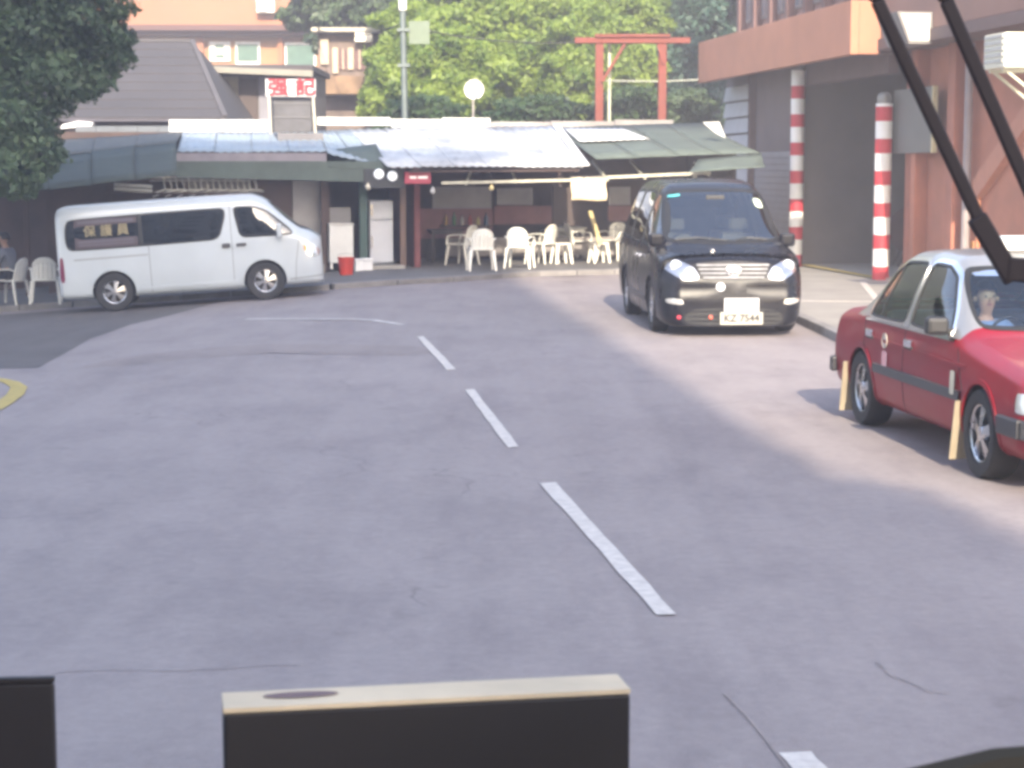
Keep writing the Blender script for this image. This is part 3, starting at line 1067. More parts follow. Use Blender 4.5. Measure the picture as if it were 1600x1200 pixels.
    seat_row(car, -2.1, (-.42, .42), .55, .68, cream)
    MB().lathe([(.17, -.012), (.185, 0), (.17, .012), (.16, 0), (.17, -.012)], (-.45, -.42, 1.08), 'X', 24).build('steering_wheel', BLACK_P, car)
    MB().box((-.62, 0, 1.70), (.03, .24, .07)).build('rear_view_mirror', BLACK_P, car, bevel=.01)
    return car
black_mpv()

# ------------------------------------------------------------------ red taxi
def red_taxi():
    f, r_ = G(1543, 745), G(1364, 665)
    ang = math.atan2(f.y - r_.y, f.x - r_.x)
    left = Vector((-math.sin(ang), math.cos(ang), 0))
    mid = (f + r_) / 2
    hd = Vector((math.cos(ang), math.sin(ang), 0))
    loc = Vector((mid.x, mid.y, 0)) + left * .74 + hd * 1.39
    car = thing('red_taxi', 'red taxi saloon with silver roof parked at the roadside by the station', 'taxi', (loc.x, loc.y, 0), ang)
    RED = M('red_car_paint', (.215, .004, .013), .4, spec=.3, coat=.18, var=.08, scale=2)
    SIL = M('silver_car_paint', (.26, .26, .265), .32, .35, coat=.6, var=.06)
    S = lambda x, zb, zl, zt, wm, wl, wt: dict(x=x, zb=zb, zl=zl, zt=zt, wm=wm, wl=wl, wt=wt)
    st = [S(.84, .24, .64, .72, .80, .77, .68), S(.80, .21, .68, .75, .82, .79, .70), S(.65, .20, .72, .785, .835, .80, .71), S(.0, .20, .80, .875, .845, .815, .71), S(-.42, .20, .855, .945, .845, .82, .70),
          S(-.52, .20, .87, .985, .845, .82, .69), S(-.62, .20, .885, 1.05, .845, .82, .68), S(-1.08, .20, .90, 1.41, .845, .82, .61), S(-1.28, .20, .905, 1.485, .845, .82, .60), S(-1.8, .20, .905, 1.505, .845, .82, .60), S(-2.3, .20, .905, 1.48, .845, .82, .60),
          S(-2.52, .20, .905, 1.42, .845, .82, .605), S(-2.98, .21, .90, 1.04, .845, .815, .67), S(-3.08, .22, .895, .985, .845, .81, .69), S(-3.55, .24, .86, .945, .835, .795, .69), S(-3.69, .25, .80, .90, .815, .78, .67), S(-3.745, .28, .74, .85, .79, .76, .65)]
    cb = CarBody(st, (.22, .09), (.22, .1), it_x=3, step=.022)
    cb.done()
    rub = MATS['window_rubber']
    fw = [(-.70, .935), (-1.10, 1.335), (-1.30, 1.405), (-1.66, 1.415), (-1.62, .935)]
    rw = [(-1.72, .935), (-1.76, 1.415), (-2.26, 1.395), (-2.46, 1.30), (-2.66, .935)]
    shield = [(-.66, .99), (.66, .99), (.565, 1.405), (-.565, 1.405)]
    back = [(-.62, 1.02), (.62, 1.02), (.56, 1.38), (-.56, 1.38)]
    for sd_ in (-1, 1):
        for nm, pl in (('door_window', fw), ('rear_door_window', rw)):
            cb.patch(nm, pl, 'side', sd_, GLASSC, car, off=.001, rnd=.07)
            cb.band('window_frame', pl, 'side', sd_, CHROME, car, wd=.045, off=.007, rnd=.07, n=90, grow=.75)
            cb.band('window_seal', pl, 'side', sd_, rub, car, wd=.02, off=.009, rnd=.07, n=90, grow=.2)
            cb.cut(pl, 'side', sd_, rnd=.07)
        cb.strip('quarter_bar', [(-2.36, .94), (-2.30, 1.385)], 'side', sd_, rub, car, wd=.028, off=.006)
        cb.strip('belt_moulding', [(-.60, .905), (-2.72, .905)], 'side', sd_, CHROME, car, wd=.022, off=.010)
    cb.patch('windscreen', shield, 'front', 0, glass('taxi_screen', (.62, .70, .78), .05), car, off=.001, rnd=.08, rings=8, n=60)
    cb.band('windscreen_seal', shield, 'front', 0, rub, car, wd=.028, off=.005, rnd=.08, n=100)
    cb.cut(shield, 'front', 0, lambda c: -1.4 < c[0] < -.4 and c[2] > .95, rnd=.08)
    sv = cb.patch('sun_strip', [(-.55, 1.345), (.55, 1.345), (.54, 1.40), (-.54, 1.40)], 'front', 0, glass('green_strip', (.62, .86, .82), .03), car, off=.004, rnd=.05)
    cb.patch('rear_window', back, 'rear', 0, GLASSC, car, off=.001, rnd=.08, rings=8)
    cb.band('rear_window_seal', back, 'rear', 0, rub, car, wd=.028, off=.005, rnd=.08, n=90)
    cb.cut(back, 'front', 0, lambda c: c[0] < -2.3 and c[2] > .95, rnd=.08)
    for x in (0, -2.785):
        cb.arch(x, .315, .36)
    def isroof(i):
        c = cb.cen[i]
        return cb.fr[i] >= cb.belt and -3.02 < c[0] < -.56 and c[2] > .915
    cb.shell('body', RED, car, isroof, True)
    cb.shell('roof', SIL, car, isroof)
    GREYM = M('moulding_grey', (.055, .055, .058), .5)
    BUMP = M('bumper_black', (.035, .035, .04), .45)
    tan = M('tan_mudflap', (.36, .30, .215), .7, var=.12)
    seam = MATS['panel_gap']
    for x in (0, -2.785):
        for sd_ in (-1, 1):
            arch_trim(cb, car, x, .315, .36, sd_, RED, .22)
            wheel(car, x, sd_ * .735, .315, sd_, 5, .205)
            m = MB()
            xx = x - .375
            yy = sd_ * .80
            m.add([(xx + .03, yy - .085, .50), (xx + .03, yy + .045, .50), (xx - .07, yy - .085, .07), (xx - .07, yy + .05, .07)], [(0, 1, 3, 2)])
            m.build('mud_flap', tan, car, solid=.012)
    for sd_ in (-1, 1):
        cb.strip('side_moulding', [(-.36, .53), (-2.40, .53)], 'side', sd_, GREYM, car, wd=.075, off=.018)
        for pts in ([(-.33, .24), (-.34, .60), (-.50, .86)], [(-1.67, .90), (-1.68, .24)], [(-2.72, .92), (-2.70, .70), (-2.46, .48), (-2.40, .25)]):
            cb.strip('door_gap', pts, 'side', sd_, seam, car, wd=.009, off=.002)
        cb.strip('shoulder_crease', [(-.30, .745), (-2.6, .765)], 'side', sd_, RED, car, wd=.03, off=.008)
        for hx in (-1.53, -2.52):
            hd_ = cb.cast(hx, .80, 'side', sd_, 0)
            hn = MB().box((hx, hd_.y + sd_ * .014, .80), (.16, .035, .06)).build('door_handle', CHROME, car, bevel=.01)
            MB().box((hx, hd_.y + sd_ * .012, .765), (.17, .02, .02)).build('handle_recess', seam, hn)
        # door crest and sticker
        c = cb.cast(-2.12, .735, 'side', sd_, .004)
        pk = M('crest_pink', (.62, .33, .34), .5, var=.15, scale=20)
        MB().lathe([(0, 0), (.06, 0), (.062, -.01)], (c.x, c.y, c.z + .035), 'Y', 20).build('door_crest', M('crest_grey', (.5, .45, .4), .5, var=.2, scale=25), car)
        cb.patch('door_sign', [(-2.05, .56), (-2.19, .56), (-2.19, .685), (-2.05, .685)], 'side', sd_, pk, car, off=.006, rnd=.1)
        cb.patch('door_sticker', [(-.44, .53), (-.53, .53), (-.53, .70), (-.44, .70)], 'side', sd_, M('sticker_cream', (.55, .50, .38), .5, var=.15), car, off=.022, rnd=.08)
        # mirrors
        mh = cb.cast(-.78, .95, 'side', sd_, 0)
        mm = MB().box((-.77, mh.y + sd_ * .10, 1.0), (.11, .17, .13)).build('mirror', BLACK_P, car, bevel=.03)
        MB().box((-.832, mh.y + sd_ * .10, 1.0), (.006, .145, .105)).build('mirror_glass', CHROME, mm)
        MB().bar((-.76, mh.y - sd_ * .02, .955), (-.76, mh.y + sd_ * .08, .97), .06, .04).build('mirror_arm', BLACK_P, mm)
        # lights
        cb.patch('headlight', [(sd_ * .46, .54), (sd_ * .77, .54), (sd_ * .77, .68), (sd_ * .46, .68)], 'front', 0, M('taxi_headlight', (.62, .63, .66), .16, .7), car, off=.008, rnd=.1, thick=.02)
        cb.patch('corner_lamp', [(.80, .54), (.66, .54), (.64, .67), (.79, .67)], 'side', sd_, MATS['taxi_headlight'], car, off=.008, rnd=.1, thick=.02)
        cb.patch('tail_light', [(sd_ * .40, .62), (sd_ * .76, .62), (sd_ * .76, .80), (sd_ * .40, .80)], 'rear', 0, MATS['tail_red'], car, off=.008, rnd=.1)
    cb.patch('grille', [(-.42, .54), (.42, .54), (.42, .68), (-.42, .68)], 'front', 0, MATS['grille_black'], car, off=.006, rnd=.08)
    for z in (.57, .61, .65):
        cb.strip('grille_bar', [(-.41, z), (.41, z)], 'front', 0, CHROME, car, wd=.014, off=.012)
    # bumpers that wrap the corners
    for front in (1, -1):
        m = MB()
        xc = .86 if front > 0 else -3.73
        for (x0, x1) in ((0, 0),):
            pts = [(xc - front * (.46 if front > 0 else .2), -.845), (xc - front * .10, -.835), (xc, -.72), (xc + front * .03, -.4), (xc + front * .04, 0), (xc + front * .03, .4), (xc, .72), (xc - front * .10, .835), (xc - front * (.46 if front > 0 else .2), .845)]
            for z0, z1, ins in ((.38, .50, 0),):
                for a, b_ in zip(pts[:-1], pts[1:]):
                    m.bar((a[0], a[1], .44), (b_[0], b_[1], .44), .06, .13)
        m.build('bumper', BUMP, car, bevel=.015)
    p0 = cb.cast(0, .34, 'front', 0, .02)
    plate(car, p0.x + .03, 0, .335, '', 1, .4, .12)
    # roof sign
    rs = MB().box((-1.35, 0, 1.575), (.13, .42, .11)).build('roof_sign', M('roof_sign_white', (.75, .75, .72), .4, emit=(1, .95, .85, .12)), car, bevel=.02)
    # cabin
    MB().bb(-2.9, -.3, -.72, .72, .30, .33).build('cabin_floor', DARKINT, car)
    MB().box((-.62, 0, .84), (.36, 1.42, .20)).build('dashboard', M('dash_brown', (.07, .065, .06), .7), car, bevel=.05)
    gs = M('grey_vinyl', (.20, .20, .21), .6)
    seat_row(car, -1.47, (-.30, .36), .34, .52, gs)
    MB().box((-2.35, 0, .47), (.5, 1.3, .17)).box((-2.62, 0, .72), (.16, 1.3, .52), Matrix.Rotation(-.25, 3, 'Y')).build('rear_bench', gs, car, bevel=.05)
    MB().lathe([(.165, -.012), (.18, 0), (.165, .012), (.155, 0), (.165, -.012)], (-.92, -.27, .88), 'X', 24).build('steering_wheel', BLACK_P, car)
    MB().box((-1.12, 0, 1.36), (.03, .22, .06)).build('rear_view_mirror', BLACK_P, car, bevel=.01)
    return car, cb
TAXI, _ = red_taxi()

# ================================================================== PEOPLE
SKIN = M('skin', (.42, .24, .16), .55, var=.08)
def skin_mesh(name, joints, edges, mat, parent, root):
    keys = list(joints)
    me = bpy.data.meshes.new(name)
    me.from_pydata([joints[k][0] for k in keys], [(keys.index(a), keys.index(b_)) for a, b_ in edges], [])
    o = bpy.data.objects.new(name, me)
    COL.objects.link(o)
    o.modifiers.new('skin', 'SKIN')
    sv = me.skin_vertices[0].data
    for i, k in enumerate(keys):
        r_ = joints[k][1]
        sv[i].radius = (r_, r_) if not isinstance(r_, tuple) else r_
        sv[i].use_root = (k == root)
    md = o.modifiers.new('sub', 'SUBSURF')
    md.levels = md.render_levels = 2
    dg = bpy.context.evaluated_depsgraph_get()
    nm = bpy.data.meshes.new_from_object(o.evaluated_get(dg))
    bpy.data.objects.remove(o)
    nm.materials.clear()
    nm.materials.append(mat)
    nm.shade_smooth()
    o = bpy.data.objects.new(name, nm)
    COL.objects.link(o)
    o.parent = parent
    return o
def person(label, loc, rz, hands, feet, shirt, trousers, hair, cap=None, lean=0.0, seat=.45, turn=0.0):
    """seated figure facing +Y in its own space; origin on the floor below the hips"""
    t = thing('person', label, 'person', loc, rz)
    H = lambda x, y, z: (x, y + lean * max(0, z - seat), z)
    hip = seat + .09
    J = {'pelvis': (H(0, 0, hip), (.15, .11)), 'waist': (H(0, -.02, hip + .16), (.135, .10)), 'chest': (H(0, -.02, hip + .34), (.165, .115)), 'neck0': (H(0, -.01, hip + .47), .075),
         'neck1': (H(0, -.005, hip + .53), .043), 'chin': (H(0, .03, hip + .578), .056), 'head': (H(0, .015, hip + .66), (.086, .098)), 'crown': (H(0, .0, hip + .735), .066)}
    E = [('pelvis', 'waist'), ('waist', 'chest'), ('chest', 'neck0'), ('neck0', 'neck1'), ('neck1', 'chin'), ('chin', 'head'), ('head', 'crown')]
    SJ = {k: J[k] for k in ('pelvis', 'waist', 'chest', 'neck0')}
    SJ = {k: (v[0], tuple(q + .018 for q in v[1]) if isinstance(v[1], tuple) else v[1] + .012) for k, v in SJ.items()}
    SE = E[:3]
    TJ = {'pelvis': (J['pelvis'][0], (.165, .125))}
    TE = []
    for s_, n in ((-1, 'r'), (1, 'l')):
        sh = Vector(H(s_ * .17, -.02, hip + .43))
        hand = Vector(hands[0 if s_ < 0 else 1])
        el = sh.lerp(hand, .5) + Vector((s_ * .07, -.06, -.13))
        J.update({'sh' + n: (sh, .062), 'el' + n: (el, .044), 'wr' + n: (sh.lerp(hand, 0) * 0 + hand, .028)})
        E += [('chest', 'sh' + n), ('sh' + n, 'el' + n), ('el' + n, 'wr' + n)]
        fw = (hand - el).normalized()
        pm = hand + fw * .06
        J['pm' + n] = (pm, (.036, .018)); E.append(('wr' + n, 'pm' + n))
        sx = fw.cross(Vector((0, 0, 1)))
        sx = sx.normalized() if sx.length > .1 else Vector((1, 0, 0))
        for k in range(4):
            a = pm + sx * (k - 1.5) * .019 + fw * .045
            b_ = a + fw * (.03 + .008 * (1.5 - abs(k - 1.5))) + Vector((0, 0, -.018))
            J['f%d' % k + n] = (a, .009); J['g%d' % k + n] = (b_, .008)
            E += [('pm' + n, 'f%d' % k + n), ('f%d' % k + n, 'g%d' % k + n)]
        J['th' + n] = (hand + fw * .03 + sx * -s_ * .045, .010); J['ti' + n] = (hand + fw * .07 + sx * -s_ * .055, .009)
        E += [('wr' + n, 'th' + n), ('th' + n, 'ti' + n)]
        SJ.update({'sh' + n: (sh, .075), 'ue' + n: (sh.lerp(el, .75), .062)})
        SE += [('chest', 'sh' + n), ('sh' + n, 'ue' + n)]
        hp = Vector((s_ * .10, .03, hip - .02))
        ft = Vector(feet[0 if s_ < 0 else 1])
        kn = Vector((s_ * .13, .46, seat + .07))
        an = ft + Vector((0, -.02, .09))
        J.update({'hp' + n: (hp, .085), 'kn' + n: (kn, .058), 'an' + n: (an, .038), 'to' + n: (ft + Vector((0, .16, .035)), .034)})
        E += [('pelvis', 'hp' + n), ('hp' + n, 'kn' + n), ('kn' + n, 'an' + n), ('an' + n, 'to' + n)]
        TJ.update({'hp' + n: (hp, .098), 'kn' + n: (kn, .070), 'an' + n: (an + Vector((0, 0, .02)), .055)})
        TE += [('pelvis', 'hp' + n), ('hp' + n, 'kn' + n), ('kn' + n, 'an' + n)]
        sho = MB()
        sho.box(ft + Vector((0, .06, .035)), (.09, .25, .07))
        sho.build('shoe', BLACK_P, t, bevel=.025)
    body = skin_mesh('body', J, E, SKIN, t, 'pelvis')
    skin_mesh('shirt', SJ, SE, shirt, t, 'pelvis')
    skin_mesh('trousers', TJ, TE, trousers, t, 'pelvis')
    hc = Vector(H(0, .0, hip + .67))
    # hair: a cap of the head's own shape
    vs, fs = [], []
    n, k = 18, 8
    for i in range(k + 1):
        ph = math.pi * .56 * i / k
        for j in range(n):
            th = 2 * math.pi * j / n
            lim = 1.0 if math.sin(th) < .3 else .62
            p_ = min(ph, math.pi * .56 * lim)
            vs.append(hc + Vector((.092 * math.sin(p_) * math.cos(th), .108 * math.sin(p_) * math.sin(th) - .008, .115 * math.cos(p_) + .005)))
    for i in range(k):
        for j in range(n):
            fs.append((i * n + j, i * n + (j + 1) % n, (i + 1) * n + (j + 1) % n, (i + 1) * n + j))
    MB().add(vs, fs).build('hair', hair, t, sm=True, solid=.012)
    # face
    fc = Vector(H(0, .095, hip + .645))
    MB().add([fc + Vector(v) for v in ((-.016, .005, -.012), (.016, .005, -.012), (0, .03, -.014), (0, .008, .03))], [(0, 1, 2), (0, 2, 3), (1, 3, 2), (0, 3, 1)]).build('nose', SKIN, t)
    for s_ in (-1, 1):
        MB().lathe([(0, .004), (.005, .003), (.008, 0)], fc + Vector((s_ * .032, .003, .026)), 'Y', 10).build('eye', M('eye_dark', (.03, .02, .02), .3), t)
        MB().lathe([(0, .012), (.016, .01), (.024, 0), (.02, -.01)], Vector(H(s_ * .088, .01, hip + .645)), 'X', 10).build('ear', SKIN, t)
    MB().box(fc + Vector((0, .002, -.036)), (.042, .008, .010)).build('mouth', M('lips', (.3, .1, .09), .5), t)
    return t
HAIR = M('black_hair', (.012, .010, .010), .5)

# ================================================================== PLASTIC FURNITURE
def make_chair(mat):
    t = thing('plastic_chair', '', 'chair')
    # seat: dished slab
    vs, fs = [], []
    n = 8
    for i in range(n + 1):
        for j in range(n + 1):
            u, v = -1 + 2 * i / n, -1 + 2 * j / n
            wd = .235 + .02 * v
            vs.append((u * wd, v * .225, .425 + .018 * u * u + .012 * v * v + .012 * v))
    for i in range(n):
        for j in range(n):
            a = i * (n + 1) + j
            fs.append((a, a + 1, a + n + 2, a + n + 1))
    MB().add(vs, fs).build('seat', mat, t, sm=True, solid=.022)
    # curved back with a rounded top and slots
    m = MB()
    def bp(u, v):
        hgt = .43 - .11 * abs(u) ** 3
        x = u * (.225 - .015 * v)
        return Vector((x, -.235 - .075 * v + .055 * u * u, .42 + hgt * v))
    cols = [(-1, -.7), (-.7, -.36), (-.36, 0), (0, .36), (.36, .7), (.7, 1)]
    for a, b_ in cols:
        k = 6
        vs = [bp(a + (b_ - a) * q, v) for v in [0, .14, .3, .5, .7, .8] for q in (0, 1)]
        fs = [(2 * i, 2 * i + 1, 2 * i + 3, 2 * i + 2) for i in range(5)]
        m.add(vs, fs)
    nu = 14
    for v0, v1 in ((.80, .9), (.9, 1.0), (0, .12)):
        vs = [bp(-1 + 2 * i / nu, v) for v in (v0, v1) for i in range(nu + 1)]
        m.add(vs, [(i, i + 1, i + nu + 2, i + nu + 1) for i in range(nu)])
    m.build('backrest', mat, t, sm=True, solid=.018)
    for s_ in (-1, 1):
        a = [bp(s_, .62), Vector((s_ * .262, -.16, .655)), Vector((s_ * .272, .06, .645)), Vector((s_ * .268, .185, .625)), Vector((s_ * .262, .215, .56)), Vector((s_ * .25, .225, .43))]
        am = MB()
        for p, q in zip(a[:-1], a[1:]):
            am.bar(p, q, .045, .022)
        am.build('armrest', mat, t, bevel=.006)
        for y, yy in ((.20, .255), (-.20, -.275)):
            lm = MB()
            lm.bar((s_ * .225, y, .425), (s_ * .265, yy, 0), .062, .040, up=(0, 1, 0), taper=.66)
            lm.build('leg', mat, t, bevel=.006)
    return t
CHAIR = make_chair(WHITE_P)
CHAIR_N = 0
def put_chair(px, py, face, label, group=None, h=.105, tilt=None, loc=None, mat=None):
    """face: direction (degrees, 0 = looking away from the camera) the sitter looks"""
    global CHAIR_N
    c = CHAIR if CHAIR_N == 0 else copy_tree(CHAIR)
    CHAIR_N += 1
    p = Vector(loc) if loc is not None else G(px, py, h)
    c.location = p
    c.rotation_euler = tilt if tilt else (0, 0, R(face))
    c['label'] = label
    if group: c['group'] = group
    return c
put_chair(752, 423, 8, 'white plastic armchair in the shade with its back to the road, nearest the fridge')
put_chair(812, 419, -12, 'white plastic armchair half in sun with its back to the road')
put_chair(722, 414, 60, 'white plastic armchair turned sideways beside the dark tables under the roof')
put_chair(846, 412, 55, 'sunlit white plastic armchair with tall back turned towards the white table')
put_chair(903, 407, -70, 'sunlit white plastic armchair turned sideways on the far side of the white table')
put_chair(957, 407, 150, 'sunlit white plastic armchair facing the road just behind the black people carrier')
put_chair(866, 404, 120, 'white plastic armchair tucked behind the white table, facing the road')
def stool(px, py, label):
    p = G(px, py, .105)
    t = thing('plastic_stool', label, 'stool', p, R(20))
    MB().box((0, 0, .43), (.34, .34, .04)).build('seat', WHITE_P, t, bevel=.015)
    for a in (-1, 1):
        for b_ in (-1, 1):
            MB().bar((a * .13, b_ * .13, .42), (a * .18, b_ * .18, 0), .07, .04, taper=.8).build('leg', WHITE_P, t, bevel=.008)
    return t
stool(936, 411, 'square white plastic stool in the sun beside the black people carrier')
stool(877, 412, 'square white plastic stool in the sun before the white table')
def table(px, py, label, mat, sz=.75, ht=.70):
    p = G(px, py, .105)
    t = thing('square_table', label, 'table', p, R(12))
    MB().box((0, 0, ht), (sz, sz, .04)).build('tabletop', mat, t, bevel=.012)
    MB().box((0, 0, ht - .05), (sz * .88, sz * .88, .05)).build('apron', mat, t)
    for a in (-1, 1):
        for b_ in (-1, 1):
            MB().bar((a * sz * .40, b_ * sz * .40, ht - .03), (a * sz * .44, b_ * sz * .44, 0), .05, .05, taper=.8).build('leg', mat, t)
    return t
table(886, 404, 'square white plastic table among the sunlit chairs', WHITE_P)
DKWOOD = M('dark_wood', (.06, .04, .035), .6)
table(695, 409, 'dark square table standing inside the shack near the red wall', DKWOOD)
table(655, 405, 'dark square table deep inside the shack beside the fridge', DKWOOD)
table(800, 398, 'dark square table at the back of the terrace behind the chairs', DKWOOD)

# left: person on a white plastic chair and an empty one behind the van
pc = G(30, 476, .105)
put_chair(0, 0, 0, 'white plastic armchair in deep shade with a seated person on it', loc=(pc.x - .2, pc.y + .15, pc.z), tilt=(0, 0, R(75)))
person('person in a grey shirt sitting on a plastic chair behind the white van', (pc.x - .2, pc.y + .15, pc.z), R(75),
       ((-.18, .36, .62), (.16, .40, .58)), ((-.14, .50, 0), (.16, .46, 0)), M('grey_shirt', (.17, .18, .21), .9), M('dark_trousers', (.03, .03, .04), .9), HAIR, lean=.12)
pc2 = G(72, 474, .105)
put_chair(0, 0, 0, 'empty white plastic armchair in deep shade at the tail of the white van', loc=pc2, tilt=(0, 0, R(10)))
# stack of chairs lying on its side on the shelf behind the van
GREYCH = 'white plastic chair in the row lying sideways on the shelf behind the white van'
_f = Frame(-2.9, 39.0, 12)
for k in range(8):
    u, z = _f.pix(236 + 19 * k, 297, .2)
    p = _f.w(u, .2, z - .42)
    c = put_chair(0, 0, 0, GREYCH, 'chairs lying on the shelf', loc=(p.x, p.y, p.z + .48), tilt=(R(80), R(12), R(100)))
    c.scale = (.62, .62, .62)
# taxi driver
dm = Matrix.Translation(TAXI.location) @ Matrix.Rotation(TAXI.rotation_euler.z, 4, 'Z')
dl = dm @ Vector((-1.38, -.27, .03))
person('person in a blue shirt at the wheel of the red taxi', dl, TAXI.rotation_euler.z - math.pi / 2,
       ((-.14, .38, .84), (.14, .38, .84)), ((-.12, .62, .12), (.12, .62, .12)), M('blue_shirt', (.16, .24, .42), .8), M('navy_trousers', (.03, .035, .06), .9), HAIR, lean=-.1, seat=.38)

# ================================================================== RESTAURANT SHACK
SF = Frame(-2.9, 39.0, 12)
def shack():
    t = thing('restaurant_shack', 'low open-fronted restaurant shack with patched metal and green canvas roofs', 'shack', SF.o, SF.a)
    pix = SF.pix
    SILV = M('galvanised_sheet', (.72, .74, .76), .45, .0, var=.25, scale=.75, col2=(.20, .215, .24), bump=.5, bscale=2.2)
    BLUE = M('blue_sheet', (.27, .33, .38), .5, .1, var=.25, scale=1.4, bump=.2, bscale=3)
    GREEN = M('green_canvas', (.085, .11, .098), .8, var=.25, scale=1.6, bump=.4, bscale=4)
    GREEN2 = M('blue_green_canvas', (.055, .068, .056), .8, var=.25, scale=1.2, bump=.4, bscale=4)
    WSHEET = M('white_sheet', (.60, .62, .64), .5, var=.1, scale=2)
    STEEL = M('pale_steel', (.45, .44, .36), .55, .1, var=.25, scale=6)
    DARKW = M('dark_wall', (.08, .055, .05), .9, var=.35, scale=1.3)  # dark brown, tone varied at random
    REDW = M('red_wall', (.16, .05, .05), .85, var=.3, scale=1.5)
    PINKW = M('maroon_wall', (.20, .10, .10), .85, var=.3, scale=1.2)
    GREYW = M('grey_board', (.28, .27, .27), .8, var=.25, scale=1.2)
    def roof(name, lo, up, dl, du, n, mat, corr=.012, pitch=.16, thick=.012, jit=.02):
        """sheets between the lower edge (two pixels at depth dl) and the upper edge (depth du)"""
        l0, l1 = [Vector((*(lambda q: (q[0], dl, q[1]))(pix(*p, dl)),)) for p in lo]
        u0, u1 = [Vector((*(lambda q: (q[0], du, q[1]))(pix(*p, du)),)) for p in up]
        for k in range(n):
            a, b_ = (k + .004) / n, (k + .996) / n
            zj = random.uniform(0, jit)
            m = MB()
            cols = max(2, int((l1 - l0).length / n / pitch * 4)) if corr else 6
            vs, fs = [], []
            rows = 5
            for i in range(cols + 1):
                s_ = a + (b_ - a) * i / cols
                for r_ in range(rows):
                    v = r_ / (rows - 1)
                    p = l0.lerp(l1, s_).lerp(u0.lerp(u1, s_), v)
                    p = p + Vector((0, 0, zj + corr * math.sin(2 * math.pi * i / 4) - (0 if corr else .035 * math.sin(math.pi * v) * (1 + .5 * math.sin(9 * s_)))))
                    vs.append(p)
            for i in range(cols):
                for r_ in range(rows - 1):
                    q = i * rows + r_
                    fs.append((q, q + 1, q + rows + 1, q + rows))
            m.add(vs, fs).build(name, mat, t, sm=True, ang=60, solid=thick)
    # main metal lean-to, middle
    roof('roof_sheet', ((606, 262), (912, 261)), ((545, 203), (868, 197)), -.9, 3.6, 6, SILV)
    roof('roof_sheet', ((512, 240), (606, 262)), ((498, 205), (548, 203)), -.3, 3.6, 2, BLUE)
    # right: green canvas over a frame, with a pale sheet thrown on it
    roof('canvas_roof', ((932, 249), (1188, 240)), ((872, 200), (1098, 193)), -.9, 3.6, 4, GREEN, corr=0)
    roof('loose_sheet', ((905, 224), (1015, 220)), ((880, 203), (975, 204)), 1.35, 3.1, 1, WSHEET, corr=.01, jit=.09)
    roof('awning_flap', ((1075, 270), (1196, 262)), ((1090, 250), (1190, 240)), -1.6, -.85, 1, GREEN, corr=0)
    # left: blue sheets, gutter, hanging green fascia, big blue-green awning
    roof('roof_sheet', ((276, 238), (510, 238)), ((285, 208), (498, 206)), -.2, 3.6, 4, BLUE)
    def panel(name, x0, y0, x1, y1, d, mat, th=.04, bevel=0, dx=0):
        a, b_ = pix(x0, y0, d), pix(x1, y1, d)
        return MB().bb(a[0], b_[0], d, d + th, min(a[1], b_[1]), max(a[1], b_[1])).build(name, mat, t, bevel=bevel)
    def pquad(name, pts, d, mat, th=.03):
        q = [(lambda e: Vector((e[0], d, e[1])))(pix(x, y, d)) for x, y in pts]
        return MB().prism(q, (0, th, 0)).build(name, mat, t)
    pquad('gutter', [(274, 252), (510, 252), (510, 239), (274, 239)], -.32, M('gutter_grey', (.23, .21, .24), .6, var=.2), .12)
    pquad('hanging_canvas', [(276, 277), (610, 285), (596, 252), (276, 252)], -.45, GREEN, .03)
    roof('canvas_sheet', ((512, 262), (612, 266)), ((512, 236), (588, 226)), -.46, .6, 1, GREEN, corr=0)
    roof('awning', ((-60, 312), (276, 274)), ((-60, 262), (276, 222)), -2.6, -.2, 5, GREEN2, corr=0)
    roof('roof_sheet', ((-60, 260), (276, 224)), ((-60, 228), (285, 208)), -.25, 3.8, 5, M('grey_sheet', (.09, .095, .09), .8, var=.25), corr=.004)
    # upright white sheets along the ridge
    for x0, x1, y0, y1 in ((264, 342, 187, 206), (343, 420, 187, 206), (496, 610, 183, 196), (611, 690, 186, 199), (691, 766, 184, 203), (767, 860, 190, 203), (861, 960, 189, 199), (961, 1052, 187, 196)):
        panel('ridge_board', x0, y0, x1, y1, 3.66, WSHEET if x1 < 770 else GREYW, .05)
    pquad('loose_sheet', [(1098, 191), (1124, 190), (1134, 216), (1118, 208)], .9, WSHEET, .03)
    # beams under the eave
    def beam(x0, y0, x1, y1, d, wd, mat, name='beam'):
        a, b_ = pix(x0, y0, d), pix(x1, y1, d)
        return MB().bar((a[0], d, a[1]), (b_[0], d, b_[1]), wd, wd).build(name, mat, t)
    beam(690, 286, 905, 281, -.75, .055, STEEL)
    beam(905, 279, 1110, 270, -.75, .06, STEEL)
    beam(640, 268, 905, 266, -.8, .04, DARKW)
    for x0, y0, x1, y1, d0, d1 in ((925, 252, 950, 282, .4, -.8), (985, 252, 1008, 279, .4, -.8), (1085, 254, 1108, 274, .4, -.8), (735, 268, 728, 288, .3, -.8), (800, 268, 806, 285, .3, -.8)):
        a, b_ = pix(x0, y0, d0), pix(x1, y1, d1)
        MB().bar((a[0], d0, a[1]), (b_[0], d1, b_[1]), .04, .04).build('strut', STEEL, t)
    a, b_ = pix(868, 200, 3.4), pix(915, 262, -.95)
    MB().bar((a[0] + .02, 3.4, a[1] + .06), (b_[0], -.95, b_[1] + .05), .17, .03).build('ridge_cap', WSHEET, t)
    a, b_ = pix(860, 197, 3.5), pix(935, 262, -.95)
